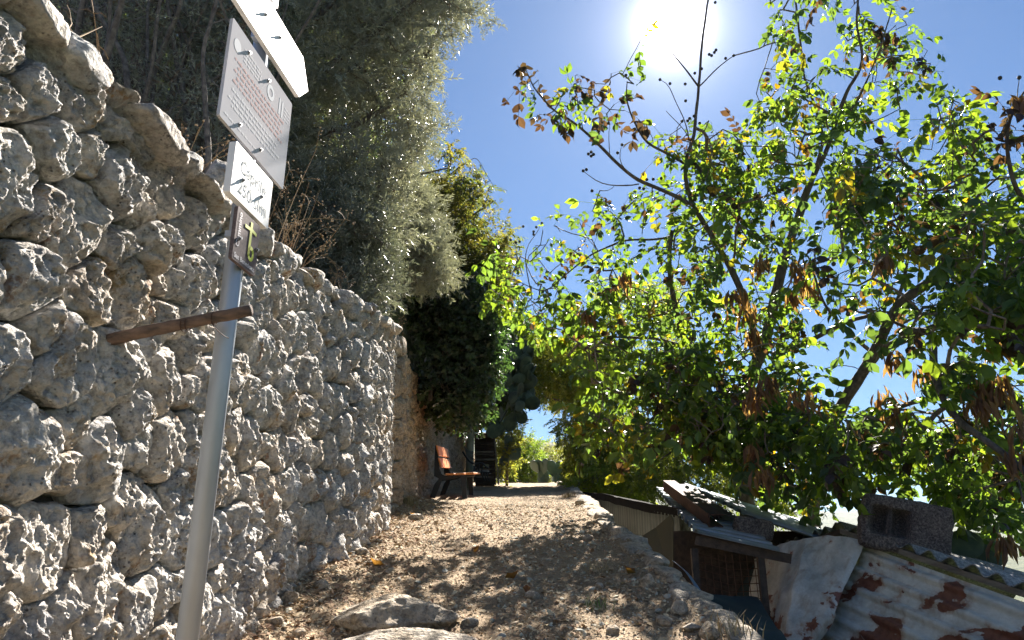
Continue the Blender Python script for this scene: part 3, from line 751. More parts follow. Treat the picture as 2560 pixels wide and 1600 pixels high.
board('emblem_bars', [(s0 + W_ * .78, z0 + H_ * .70), (s0 + W_ * .80, z0 + H_ * .70), (s0 + W_ * .80, z0 + H_ * .88), (s0 + W_ * .78, z0 + H_ * .88)], .0006, M['wprint'], pn1, .0006)
board('emblem_bars', [(s0 + W_ * .83, z0 + H_ * .70), (s0 + W_ * .85, z0 + H_ * .70), (s0 + W_ * .85, z0 + H_ * .88), (s0 + W_ * .83, z0 + H_ * .88)], .0006, M['wprint'], pn1, .0006)
rt = np.random.default_rng(5)
def lines(name, sA, sB, zs, hgt, m_, parent, center=False):
    q = MB()
    for i, z in enumerate(zs):
        a = sA; e = sB - (rt.uniform(0, .25) * (sB - sA) if center else 0)
        if center: mid = (sA + sB) / 2; hw = (e - sA) / 2; a, e = mid - hw, mid + hw
        while a < e:
            l = rt.uniform(.008, .028)
            # word made of small letter-like bars
            x = a
            while x < min(a + l, e):
                wch = rt.uniform(.0025, .0042); hh = hgt * rt.choice([.7, .7, 1.0])
                V = [at_s(x, z, .0007), at_s(x + wch, z, .0007), at_s(x + wch, z + hh, .0007), at_s(x, z + hh, .0007)]
                q.add(V, [(0, 1, 2, 3)]); x += wch + .0013
            a = x + .006
    q.build(name, m_, parent)
lines('print_lines', s0 + W_ * .20, s0 + W_ * .46, [z0 + H_ * f for f in (.86, .82, .78, .74)], .008, M['wprint'], pn1)
lines('print_lines', s0 + W_ * .88, s0 + W_ * .985, [z0 + H_ * f for f in (.84, .80, .76, .72)], .006, M['wprint'], pn1)
lines('print_lines', s0 + W_ * .05, s0 + W_ * .93, [z0 + H_ * f for f in (.655, .60, .545, .49, .435)], .0105, M['rprint'], pn1, True)
lines('print_lines', s0 + W_ * .04, s0 + W_ * .90, [z0 + H_ * f for f in (.35, .30, .25, .20)], .0085, M['wprint'], pn1, True)
lines('print_lines', s0 + W_ * .05, s0 + W_ * .55, [z0 + H_ * .07], .006, M['wprint'], pn1)
# elevation board
r2 = rect((592, 352), (669, 572), (574, 480), (683, 457))
b2 = board('elevation_board', rpoly(r2), .022, M['sign'], post, 0)
s0, s1, z0, z1 = r2; W_, H_ = s1 - s0, z1 - z0
text('lettering', 0, 'Caprile', H_ * .36, (s0 + W_ * .52, z0 + H_ * .56), M['txt'], b2, .001, 0, 'CENTER', .0004)
text('lettering', 0, '250 slm', H_ * .36, (s0 + W_ * .54, z0 + H_ * .16), M['txt'], b2, .001, 0, 'CENTER', .0004)
ps_ = S(607, 450); bolt(ps_[0], ps_[1], b2); ps_ = S(653, 492); bolt(ps_[0], ps_[1], b2)
# brown trail plate
r3 = rect((594, 514), (638, 689), (581, 650), (650, 565))
b3 = board('trail_plate', rpoly(r3), .012, M['plate'], post, 0)
s0, s1, z0, z1 = r3; W_, H_ = s1 - s0, z1 - z0
text('lettering', 0, 'San Benedetto', W_ * .150, (s0 + W_ * .50, z0 + H_ * .055), M['lilac'], b3, .001, 0, 'CENTER', .0003)
text('lettering', 0, 'Cammino', W_ * .19, (s0 + W_ * .20, z0 + H_ * .27), M['lilac'], b3, .001, R(90), 'LEFT', .0003)
cx = s0 + W_ * .62; lw = W_ * .045
q = MB()
def flat(poly): q.prism(poly, sn * -.0008, at_s(0, 0, .0015), sdv, (0, 0, 1))
flat([(cx - lw, z0 + H_ * .30), (cx + lw, z0 + H_ * .30), (cx + lw, z0 + H_ * .93), (cx - lw, z0 + H_ * .93)])
flat([(cx - W_ * .26, z0 + H_ * .735), (cx - lw, z0 + H_ * .75), (cx - lw, z0 + H_ * .81), (cx - W_ * .27, z0 + H_ * .80)])
flat([(cx + lw, z0 + H_ * .755), (cx + W_ * .24, z0 + H_ * .74), (cx + W_ * .24, z0 + H_ * .80), (cx + lw, z0 + H_ * .82)])
th = np.linspace(0, 2 * np.pi, 25)[:-1]
oc = (cx + W_ * .085, z0 + H_ * .34); ra, rb = W_ * .135, H_ * .145
V = [at_s(oc[0] + ra * math.cos(a), oc[1] + rb * math.sin(a), .0015) for a in th] + [at_s(oc[0] + (ra - lw * 1.8) * math.cos(a), oc[1] + (rb - lw * 1.8) * math.sin(a), .0015) for a in th]
q.add(V, [(i, (i + 1) % 24, 24 + (i + 1) % 24, 24 + i) for i in range(24)])
q.build('cross_emblem', M['lime'], b3)
ps_ = S(598, 596); bolt(ps_[0], ps_[1], b3); ps_ = S(640, 625); bolt(ps_[0], ps_[1], b3)
# arrow boards
lo = S(586, 0); tipl = S(743, 243); tip = S(765, 229); up_ = S(753, 144)
zb_, zt_ = tipl[1], up_[1]
sA = lo[0] - .22
b4 = board('arrow_board', [(sA, zb_), (tipl[0], zb_), (max(tip[0], tipl[0] + .02), (zb_ + zt_) / 2 - .012), (up_[0], zt_), (sA, zt_)], .016, M['sign'], post, .008)
ps_ = S(664, 37, .008); bolt(ps_[0], ps_[1], b4, .008); ps_ = S(700, 94, .008); bolt(ps_[0], ps_[1], b4, .008)
H_ = zt_ - zb_
lines('print_lines', lo[0] + .03, tipl[0] - .22, [zb_ + H_ * f for f in (.18, .42, .66)], H_ * .13, M['panel'], b4)
ob4 = board('arrow_board', [(sA + .05, zt_ + .02), (S(690, 12)[0], zt_ + .02), (S(690, 12)[0], zt_ + .13), (sA + .05, zt_ + .13)], .016, M['sign'], post, .008)
# clamps behind the boards
for z in (z0 + .1, r2[2] + .06, r1[2] + .05, r1[3] - .05, zb_ + .06):
    MB().bar(np.array([-.85, 2.1, z]) + sn * .012 - sdv * .06, np.array([-.85, 2.1, z]) + sn * .012 + sdv * .06, .045, .02).build('clamp', M['galv'], post)

# wooden prop wired to the pole
a_, b_ = np.array([-1.17, 2.03, 0.]), np.array(P(628, 775, 1.98)); a_[2] = float(P(290, 842, 1.97)[2]); a_ = a_ + (a_ - b_) * .22
L_ = smooth_line([a_, a_ * .6 + b_ * .4 + np.array([0, 0, .006]), b_], 24); r_ = np.linspace(.0185, .0165, 24)
V, F = tube(L_, r_, 14); V = V + .0028 * np.stack([fbm(V * np.array([60, 25, 60]) + k * 9, 3) for k in range(3)], 1)
prop = ob('wooden_prop', mesh('wooden_prop', V, F, plain('peeled_branch', (.20, .13, .095), .8, sc=60, c2=(.07, .05, .04), bmp=.004, aniso=(.35, 1, 1)), True),
          label='brown branch stub jutting from the stone wall, wired across the pole', cat='branch')
for f_ in (.63, .655, .80):
    c = a_ * (1 - f_) + b_ * f_; d = (b_ - a_) / np.linalg.norm(b_ - a_); x_ = np.cross(d, [0, 0, 1]); x_ /= np.linalg.norm(x_); z_ = np.cross(x_, d)
    MB().tube([c + .0185 * (math.cos(t_) * x_ + math.sin(t_) * z_) + d * .004 * math.sin(t_) for t_ in np.linspace(0, 6.283, 20)], .0014, 5).build('wire_tie', M['rwire'], prop, smooth=True)
c = a_ * .2 + b_ * .8
MB().tube(smooth_line([c + (0, -.02, -.018), c + (.01, -.01, -.035), c + (.022, .03, -.045), c + (.01, .1, -.03)], 14), .0014, 5).build('wire_tie', M['rwire'], prop)

# ------------------------------------------------------------------ benches
def bench_orange():
    YB = 10.72; e = lambda px, py: np.array(P(1040 + px / 7.558, 1060 + py / 7.558, YB))
    base = e(600, 1420); ln = np.array([.03, 1.42, .155]) ; ln2 = ln
    t_ = empty('park_bench', (base[0], YB + .7, base[2]), 'park bench with orange slats and black iron legs beside the stone wall', 'bench')
    poly = [(820, 990), (470, 1080), (345, 1405), (245, 1390), (330, 1150), (420, 1030), (330, 980), (330, 860), (350, 400), (395, 400), (430, 830), (480, 940), (560, 975), (1090, 955), (1095, 985), (935, 1000), (960, 1440), (868, 1440), (850, 1190)]
    # legs and side frames: near and far
    for k, f in enumerate((.05, .93)):
        o = e(0, 0); pts = [e(a, b) for a, b in poly]
        pts = [p + ln * f for p in pts]
        foot = 0 if k == 0 else 0
        q = MB(); n = len(pts); ax = np.array([0, .055, 0])
        q.add(np.array(pts + [p + ax for p in pts]), [tuple(range(n))[::-1], tuple(range(n, 2 * n))] + [(i, (i + 1) % n, n + (i + 1) % n, n + i) for i in range(n)])
        fr = q.build('side_frame', M['black_iron'], t_)
        if k == 0:
            c = [e(*s_) + ln * .05 - np.array([0, .006, 0]) for s_ in ((470, 920), (490, 950), (530, 965), (570, 970))]
            MB().tube(c, .006, 6).build('rim', M['galv'], fr)
    sl = [((560, 935), (720, 930), (712, 962), (560, 968)), ((752, 930), (905, 922), (905, 955), (745, 962)), ((945, 918), (1092, 912), (1092, 948), (942, 955)),
          ((372, 408), (400, 402), (440, 588), (418, 600)), ((412, 640), (440, 632), (488, 818), (460, 828))]
    for s_ in sl:
        pts = [e(*c) for c in s_]; q = MB()
        q.add(np.array(pts + [p + ln for p in pts]), [(3, 2, 1, 0), (4, 5, 6, 7)] + [(i, (i + 1) % 4, 4 + (i + 1) % 4, 4 + i) for i in range(4)])
        o_ = q.build('slat', M['orange'], t_)
        md = o_.modifiers.new('edge', 'BEVEL'); md.width = .004; md.segments = 2
    return t_
bench_orange()
def bench_iron():
    YB = 14.2; e = lambda px, py, dy=0.: np.array(P(1040 + px / 7.558, 1060 + py / 7.558, YB + dy))
    t_ = empty('park_bench', e(1200, 1070), 'old bench with pale grey slats and curled black iron arms beyond the orange bench', 'bench')
    for i in range(4):
        a = smooth_line([e(905 + 22 * i, 440 + 75 * i, .9), e(1000, 560 + 60 * i, .5), e(1090, 560 + 62 * i, .1)], 8)
        q = MB(); up = np.array([0, 0, .045])
        V = np.concatenate([a, a + up, a + up + (.0, .02, 0), a + (.0, .02, 0)]); n = 8
        q.add(V, [(j, j + 1, n + j + 1, n + j) for j in range(n - 1)] + [(2 * n + j, 2 * n + j + 1, 3 * n + j + 1, 3 * n + j) for j in range(n - 1)] + [(n + j, n + j + 1, 2 * n + j + 1, 2 * n + j) for j in range(n - 1)])
        q.build('slat', M['white_slat'], t_)
    for k, dy in enumerate((0., .9)):
        q = MB()
        q.tube(smooth_line([e(880, 520, dy), e(1000, 700, dy), e(1100, 770, dy), e(1200, 735, dy), e(1270, 740, dy), e(1300, 800, dy), e(1370, 840, dy)], 20), .018, 7)
        q.tube(smooth_line([e(1260, 800, dy), e(1240, 900, dy), e(1260, 1000, dy), e(1310, 1075, dy)], 12), .014, 6)
        q.tube(smooth_line([e(1290, 900, dy), e(1310, 1000, dy), e(1340, 1070, dy)], 10), .010, 6)
        q.tube(smooth_line([e(1340, 900, dy), e(1350, 1000, dy), e(1400, 1090, dy)], 10), .012, 6)
        q.tube([e(1100, 780, dy), e(1100, 1100, dy)], .018, 6); q.tube([e(1200, 740, dy), e(1180, 900, dy), e(1400, 910, dy)], .012, 6)
        q.build('iron_arm', M['black_iron'], t_, smooth=True)
    for i in range(3):
        a = e(1130 + i * 90, 900); q = MB().bar(a, a + (0, 1.0, .12), .09, .03); q.build('slat', M['white_slat'], t_)
    q = MB().box(e(1320, 790) + (0, .02, 0), (.10, .05, .055), rotz(.2)); q.build('arm_rest', M['conc'], t_)
bench_iron()

# yellowish concrete post
z_ = float(zc(15.4)) - .1; c = P(1176, 1100, 15.4)
V, F = tube(smooth_line([(c[0] - .01, 15.4, z_), (c[0], 15.4, z_ + 1.4), (c[0] + .03, 15.4, z_ + 2.9)], 12), .080, 18)
ob('concrete_post', mesh('concrete_post', V, F, M['conc'], True), label='round yellowish post holding up the hanging cactus', cat='post')

# stacked timber rack
t_ = empty('timber_rack', P(1215, 1205, 16.5), 'dark rack of stacked weathered boards behind the old iron bench', 'rack')
def e2(u, v, y=16.5): return np.array(P(u, v, y))
for u in (1190, 1238): MB().bar(e2(u, 1212), e2(u - 2, 1090), .035, .05, (0, 1, 0)).build('upright', M['dark_wood'], t_)
rk = np.random.default_rng(8)
for i in range(17):
    v = 1205 - i * 6.2; a = e2(1188 + rk.uniform(-2, 2), v + rk.uniform(-1.5, 1.5), 16.5 + rk.uniform(-.02, .1)); b = e2(1238 + rk.uniform(-2, 3), v + rk.uniform(-1.5, 1.5), 16.5 + rk.uniform(-.02, .1))
    MB().bar(a, b, .10, .030).build('plank', M['dark_wood'] if rk.random() < .7 else M['grey_wood'], t_)
MB().box(e2(1213, 1150, 16.75), (.42, .03, 1.15)).build('rear_board', M['dark_wood'], t_)  # backing added to block the sky between the planks
MB().bar(e2(1185, 1091), e2(1245, 1087), .5, .03).build('roof_sheet', M['rust'], t_)
MB().bar(e2(1247, 1212, 16.3), e2(1236, 1100, 16.3), .03, .03, (0, 1, 0)).build('pole', M['grey_wood'], t_)

# ------------------------------------------------------------------ chain link fence on the wall top
def chain_fence():
    A = P(952, 880, 8.4); B = P(1040, 900, 10.6)
    t_ = empty('chain_link_fence', (A[0] - .1, 8.4, A[2]), 'green chain link fence panel between posts above the wall end', 'fence')
    zb_ = 2.25; zt_ = P(962, 640, 8.4)[2]
    A = np.array([P(950, 800, 8.4)[0], 8.4, zb_]); B = np.array([P(1052, 800, 10.6)[0], 10.6, zb_ + .1]); H = 1.35
    for p, s_ in ((A, .022), (B, .022)): MB().tube([p - (0, 0, .3), p + (0, 0, H + .1)], s_, 8).build('fence_post', M['black_iron'], t_)
    Ln = np.linalg.norm(B - A); d = (B - A) / Ln; q = MB(); st = .065; k = -H
    while k < Ln:
        for sg in (1, -1):
            x0, x1 = k, k + H
            lo_, hi_ = max(0, x0), min(Ln, x1)
            if hi_ - lo_ > .03:
                z_0, z_1 = (lo_ - x0, hi_ - x0) if sg == 1 else (H - (lo_ - x0), H - (hi_ - x0))
                bow = np.array([.03, 0, 0])
                q.tube([A + d * lo_ + (0, 0, z_0), A + d * (lo_ + hi_) / 2 + (0, 0, (z_0 + z_1) / 2) + bow, A + d * hi_ + (0, 0, z_1)], .0028, 3, False)
        k += st
    q.build('wire_mesh', M['wire'], t_)
chain_fence()

# ------------------------------------------------------------------ sheds on the right
def sheet(name, O, U, W, pitch, amp, m_, parent, th=.006, sub=10, wave='sin', nw=8, **kw):
    """corrugated sheet: waves march along U, ridges run along W"""
    O, U, W = map(lambda q: np.array(q, float), (O, U, W)); n = np.cross(U, W); n /= np.linalg.norm(n)
    if n[2] < 0: n = -n
    lu = np.linalg.norm(U); k = max(2, int(lu / pitch * sub)); u = np.linspace(0, 1, k + 1); ph = u * lu / pitch * 2 * np.pi
    h = amp * np.sin(ph) if wave == 'sin' else amp * np.clip(np.sin(ph) * 2.2, -1, 1)
    wv = np.linspace(0, 1, nw + 1); A, B = np.meshgrid(u, wv, indexing='ij')
    V = O + A[..., None] * U + B[..., None] * W + h[:, None, None] * n
    V = V + (.006 * fbm(V * 2.5 + 3, 2))[..., None] * n
    V2 = V - n * th; nn = (k + 1) * (nw + 1); F = grid_faces(k + 1, nw + 1); G2 = grid_faces(k + 1, nw + 1, nn)[:, ::-1]
    def edge(idx): return np.stack([idx[:-1], idx[:-1] + nn, idx[1:] + nn, idx[1:]], 1)
    i = np.arange(k + 1) * (nw + 1); j = np.arange(nw + 1)
    E = np.concatenate([edge(i)[:, ::-1], edge(i + nw), edge(j), edge(j + k * (nw + 1))[:, ::-1]])
    return ob(name, mesh(name, np.concatenate([V.reshape(-1, 3), V2.reshape(-1, 3)]), np.concatenate([F, G2, E]), m_, True), parent, **kw)

shed = empty('garden_shed', (2.9, 5.2, -1.9), 'patched shed of peeling corrugated sheets below the path edge', 'shed')
RT = np.array(P(2092, 1312, 5.8)); RA = np.array(P(2600, 1482, 4.3)); RB = np.array(P(1922, 1372, 7.0))
RA2 = RT + (RA - RT) * 1.7
back = np.array([1.15, .18, -.29])
sheet('roof_sheet', RT + (0, 0, .012), (RA2 - RT), back * 1.6, .165, .024, M['fibre'], shed, .007)
sheet('roof_sheet', RB, (RT - RB), back * 1.6, .165, .024, M['fibre'], shed, .007)
# verge boards under the roof
nrm_w = np.array([-.97, -.2, 0]); dR = (RA - RT) / np.linalg.norm(RA - RT)
v_dn = np.array([-.50, -.08, -.86]); v_dn = v_dn - dR * (v_dn @ dR); v_dn /= np.linalg.norm(v_dn); n_w = np.cross(dR, v_dn); n_w = n_w * np.sign(n_w[2])
MB().bar(RT + (.03, 0, -.045), RA2 + (.03, 0, -.045), .03, .035).build('verge_board', M['grey_wood'], shed)
MB().bar(RB + (.03, 0, -.05), RT + (.03, 0, -.05), .03, .035).build('verge_board', M['dark_wood'], shed)
# painted corrugated wall sheet: ridges follow the roof slope
dR = (RA - RT) / np.linalg.norm(RA - RT)
def wall_grid(name, rows, m_, parent, nu=60, nv=50, rid=0.0, pitch=.1, wob=.012, **kw):
    """sheet spanning control rows [[P,...],...]"""
    C = np.array(rows, float); a, b = C.shape[:2]
    def interp(Q, n):
        t_ = np.linspace(0, len(Q) - 1, n); i = np.clip(t_.astype(int), 0, len(Q) - 2); f = (t_ - i); f = f * f * (3 - 2 * f) * .35 + f * .65
        return Q[i] * (1 - f)[(...,) + (None,) * (Q.ndim - 1)] + Q[i + 1] * f[(...,) + (None,) * (Q.ndim - 1)]
    S_ = interp(C, nv); S_ = np.swapaxes(interp(np.swapaxes(S_, 0, 1), nu), 0, 1)
    du = np.gradient(S_, axis=1); dv = np.gradient(S_, axis=0); n = np.cross(du, dv); n /= np.linalg.norm(n, axis=-1)[..., None] + 1e-9
    if (n[..., 0].mean()) > 0: n = -n
    hgt = wob * (.7 * fbm(S_ * 3.0 + 7, 3) + .5 * ridged(S_ * np.array([2.2, 2.2, 1.1]) + 3, 3))
    if rid:
        dist = np.abs((S_ - RT) @ v_dn)
        hgt = hgt + rid * np.clip(np.cos(2 * np.pi * dist / pitch), -.2, 1) ** 1
    S_ = S_ + n * hgt[..., None]; S2 = S_ - n * .0025
    N_ = nu * nv; F = grid_faces(nv, nu); G2 = grid_faces(nv, nu, N_)[:, ::-1]
    def edge(i): return np.stack([i[:-1], i[:-1] + N_, i[1:] + N_, i[1:]], 1)
    E = np.concatenate([edge(np.arange(nu)), edge(np.arange(nu) + (nv - 1) * nu), edge(np.arange(nv) * nu), edge(np.arange(nv) * nu + nu - 1)])
    return ob(name, mesh(name, np.concatenate([S_.reshape(-1, 3), S2.reshape(-1, 3)]), np.concatenate([F, G2, E]), m_, True), parent, **kw)
def onw(u, v, off=0.0):
    a, ry, rz = ray(u, v); d = np.array([a, ry, rz]); o_ = RT + np.array([.07, 0, -.01]) + n_w * off
    return d * ((o_ @ n_w) / (d @ n_w))
def onw_upright(u, v, off=0.0):
    """pixel onto the gable wall plane"""
    a, ry, rz = ray(u, v); d = np.array([a, ry, rz]); n = np.array([-.973, -.23, 0]); o_ = RT + np.array([.07, 0, 0]) + n * off
    return d * ((o_ @ n) / (d @ n))
rows = []
for f in np.linspace(0, 1, 6):
    row = []
    lt = [(2158, 1362), (2146, 1408), (2112, 1462), (2085, 1520), (2058, 1575), (2020, 1660)][int(round(f * 5))]
    A_ = onw(*lt); 
    for g in np.linspace(0, 1, 5):
        up0 = onw(2158, 1362); upR = onw(2700, 1555)
        dn = np.array([0, 0, -1.0]) * f * 1.25
        row.append(A_ * (1 - g) + (upR + v_dn * 1.5 * f) * g)
    rows.append(row)
wall_grid('wall_sheet', rows, M['paint'], shed, 90, 140, .024, .125)
# lower dark sheet behind
rows = [[onw(1890, 1400, -.12), onw(2700, 1570, -.12)], [onw(1890, 1400, -.12) + v_dn * 1.7, onw(2700, 1570, -.12) + v_dn * 1.6]]
wall_grid('inner_sheet', rows, M['tarp'], shed, 20, 20)
# bent sheet curling off the wall
rows = [[onw(1882, 1396, -.06), onw(1930, 1380, .02), onw(1985, 1352, .10), onw(2012, 1343, .13), onw(2070, 1340, .10), onw(2148, 1352, .07), onw(2162, 1364, .05)],
        [onw(1880, 1440, -.06), onw(1930, 1440, .00), onw(1975, 1430, .12), onw(2000, 1425, .16), onw(2060, 1425, .12), onw(2120, 1420, .11), onw(2140, 1412, .08)],
        [onw(1880, 1500, -.06), onw(1920, 1500, .00), onw(1958, 1490, .12), onw(1985, 1488, .20), onw(2040, 1490, .17), onw(2090, 1480, .15), onw(2110, 1470, .12)],
        [onw(1880, 1560, -.04), onw(1915, 1560, .02), onw(1950, 1560, .14), onw(1975, 1560, .22), onw(2020, 1560, .20), onw(2060, 1550, .18), onw(2085, 1535, .14)],
        [onw(1880, 1650, -.02), onw(1910, 1650, .04), onw(1935, 1650, .16), onw(1955, 1650, .22), onw(1985, 1650, .20), onw(2010, 1640, .18), onw(2050, 1590, .14)]]
wall_grid('bent_sheet', rows, M['bent'], shed, 130, 130, 0, .1, .060)
# tufa blocks
def block(u, v, y, size, rot, lb, holes, seed):
    c = np.array(P(u, v, y)); r_ = np.random.default_rng(seed); n = 26
    g = np.linspace(-1, 1, n); V = []; F = []; off = 0
    for ax in range(3):
        for sg in (-1, 1):
            A, B = np.meshgrid(g, g, indexing='ij'); q = np.zeros((n, n, 3)); q[..., ax] = sg; q[..., (ax + 1) % 3] = A; q[..., (ax + 2) % 3] = B
            if holes and ax == 1 and sg == -1:
                z_, x_ = q[..., 2], q[..., 0]
                for hx in (-.58, -.12): q[..., 1] += 1.3 * np.clip(1 - (np.abs(x_ - hx) / .2) ** 4, 0, 1) * np.clip(1 - (np.abs(z_ - .05) / .55) ** 4, 0, 1)
            V.append(q.reshape(-1, 3)); f = grid_faces(n, n, off); F.append(f if sg > 0 else f[:, ::-1]); off += n * n
    V = np.concatenate(V); rnd = V / (np.abs(V) ** 8).sum(1)[:, None] ** (1 / 8)
    V = V * .0 + np.where(np.abs(V) > .999, rnd, V) ; V = V * np.array(size) / 2
    dn = V / np.linalg.norm(V, axis=1)[:, None]; V = V + dn * (.016 * fbm(V * 14 + seed, 4) + .010 * fbm(V * 50 + seed, 3))[:, None]
    V = V @ np.asarray(rot).T
    return ob('stone_block', mesh('stone_block', V, np.concatenate(F), M['tufa'], True), label=lb, cat='block', loc=tuple(c))
sl = math.atan2(-(RA - RT)[2], np.linalg.norm((RA - RT)[:2]))
yaw = math.atan2((RA - RT)[1], (RA - RT)[0])
def tilt(yaw_, pit): return rotz(yaw_) @ np.array([[math.cos(pit), 0, math.sin(pit)], [0, 1, 0], [-math.sin(pit), 0, math.cos(pit)]])
block(2260, 1318, 5.35, (.56, .26, .37), tilt(R(-20), R(13)), 'large pitted tufa block weighing down the fibre cement roof', True, 3)
block(1882, 1322, 6.35, (.30, .22, .155), tilt(R(-8), R(9)), 'small rough tufa block on the silver corrugated roof', False, 4)

# lean-to with a zinc roof
lean = empty('lean_to', (1.9, 6.8, -1.6), 'lean-to with a silver corrugated roof and wire mesh front behind the shed', 'shed')
A_ = np.array(P(1640, 1221, 8.6)); D_ = np.array(P(1742, 1331, 6.0)); B_ = np.array(P(1985, 1335, 7.9)); C_ = np.array(P(1950, 1378, 5.75))
sheet('roof_sheet', D_, A_ - D_, C_ - D_, .20, .018, M['silver'], lean, .004, 12, 'trap')
sheet('roof_sheet', A_ + (.25, -.3, .02), (B_ - A_) * .0 + (D_ - A_) * .75 + (.2, 0, 0), (B_ - A_) * .8, .20, .016, M['silver'], lean, .004, 12, 'trap')
MB().bar(D_ + (0, .06, -.055), C_ + (.1, .06, -.055), .04, .07).build('fascia_board', M['dark_wood'], lean)
MB().bar(D_ + (-.02, .05, -.12), D_ + (-.02, .05, -1.7), .05, .05, (0, 1, 0)).build('post', M['dark_wood'], lean)
MB().bar(P(1900, 1385, 5.9), np.array(P(1900, 1385, 5.9)) - (0, 0, 1.4), .05, .05, (0, 1, 0)).build('post', M['dark_wood'], lean)
q = MB(); o_ = D_ + (.0, .05, -.16); W_ = .50; H_ = 1.3
for i in range(10): q.tube([o_ + (i * .055, 0, 0), o_ + (i * .055 + .02, .02, -.6), o_ + (i * .055, 0, -H_)], .0035, 3, False)
for i in range(24): q.tube([o_ + (0, 0, -i * .055), o_ + (.25, .015, -i * .055 - .06), o_ + (W_, 0, -i * .055 - .05)], .0035, 3, False)
q.build('wire_mesh', M['rwire'], lean)
MB().tube([o_ + (-.1, -.03, -.62), o_ + (.52, -.03, -.42)], .010, 6).build('rail', M['rust'], lean)
MB().box(o_ + (.55, .75, -.6), (1.5, .03, 1.6)).build('rear_board', M['dark_wood'], lean)
MB().box(o_ + (1.2, .4, -.6), (.03, .8, 1.6)).build('side_board', M['dark_wood'], lean)
MB().box(o_ + (.9, .2, -.72), (.5, .02, .55), rotz(-.15)).build('hatch', M['dark_wood'], lean)
# rusty channels on the zinc roof
def channel(a, b, lb, s_=.11, m_=None):
    a, b = np.array(a), np.array(b); q = MB(); d = (b - a) / np.linalg.norm(b - a)
    x_ = np.cross(d, [0, 0, 1.]); x_ /= np.linalg.norm(x_); z_ = np.cross(x_, d); t2 = .012; h2 = s_ / 2
    poly = [(-h2, -h2), (h2, -h2), (h2, -h2 + t2), (-h2 + t2, -h2 + t2), (-h2 + t2, h2 - t2), (h2, h2 - t2), (h2, h2), (-h2, h2)]
    q.prism([(p, r * .9) for p, r in poly], b - a, a, -x_, z_)
    return q.build('rusty_beam', m_ or M['rust'], None, label=lb, cat='beam')
channel(P(1672, 1214, 7.9), P(1790, 1302, 6.3), 'rust brown steel beam lying nearest on the silver roof', .12)
channel(P(1712, 1222, 8.1), P(1812, 1300, 6.7), 'second dark steel beam lying behind the rusty one on the roof', .11, M['dark_wood'])
# green grey fence of sheets, with black roofing edge
gf = empty('sheet_fence', (1.3, 9, -.2), 'dull green corrugated sheet fence with a black felt edge beside the path', 'fence')
a = np.array(P(1448, 1236, 12.5)); b = np.array(P(1696, 1290, 7.0))
sheet('panel', a, (b - a), (0, 0, -1.5), .12, .010, M['gsheet'], gf, .003, 8)
q = MB(); L_ = smooth_line([a + (0, 0, .0), a * .6 + b * .4 + (0, 0, .05), a * .3 + b * .7 + (0, 0, .03), b + (0.05, 0, .03)], 30)
V = np.concatenate([L_ + (-.05, 0, -.05), L_ + (-.04, 0, .04), L_ + (.40, .1, -.04), L_ + (.40, .1, -.10)]); V = V + .02 * np.stack([fbm(V * 4 + k * 7, 3) for k in range(3)], 1)
q.add(V, [(j * 30 + i, j * 30 + i + 1, ((j + 1) % 4) * 30 + i + 1, ((j + 1) % 4) * 30 + i) for i in range(29) for j in range(4)]).build('felt_edge', M['felt'], gf)
# ochre board
t1 = [np.array(P(*p)) for p in ((1588, 1350, 6.5), (1640, 1318, 6.4), (1676, 1286, 6.3), (1683, 1300, 6.25), (1683, 1470, 6.1), (1600, 1440, 6.4))]
q = MB(); n = len(t1); q.add(np.array(t1 + [p + (.01, .02, 0) for p in t1]), [tuple(range(n))[::-1], tuple(range(n, 2 * n))] + [(i, (i + 1) % n, n + (i + 1) % n, n + i) for i in range(n)])
q.build('leaning_board', M['board_y'], None, label='torn ochre board leaning against the green sheet fence', cat='board')
# teal tarp and pale strip in the gap
Tn = 30; A, B = np.meshgrid(np.linspace(0, 1, Tn), np.linspace(0, 1, Tn), indexing='ij')
c0, c1, c2, c3 = [np.array(P(*p)) for p in ((1735, 1466, 5.6), (1892, 1472, 5.9), (1990, 1625, 4.7), (1800, 1625, 4.4))]
V = (c0 * (1 - A[..., None]) + c1 * A[..., None]) * (1 - B[..., None]) + (c3 * (1 - A[..., None]) + c2 * A[..., None]) * B[..., None]
V[..., 2] += .05 * fbm(V * 3, 3) - .05
ob('tarp', mesh('tarp', V.reshape(-1, 3), grid_faces(Tn, Tn), M['tarp'], True), label='teal tarp sagging between the path edge and the bent sheet', cat='tarp')
L_ = smooth_line([P(1680, 1400, 6.0), P(1712, 1425, 5.7), P(1735, 1462, 5.3), P(1760, 1505, 4.9), P(1800, 1560, 4.5), P(1850, 1620, 4.1)], 24)
wd = np.linspace(.02, .09, 24)[:, None]; V = np.concatenate([L_, L_ + wd * np.array([.8, 0, -.5]), L_ + wd * np.array([.8, 0, -.5]) - (0, 0, .004), L_ - (0, 0, .004)])
MB().add(V, [(j * 24 + i, j * 24 + i + 1, ((j + 1) % 4) * 24 + i + 1, ((j + 1) % 4) * 24 + i) for i in range(23) for j in range(4)]).build('metal_strip', M['blue_sheet'], None,
    label='curved pale blue metal strip along the gap beside the path', cat='strip')
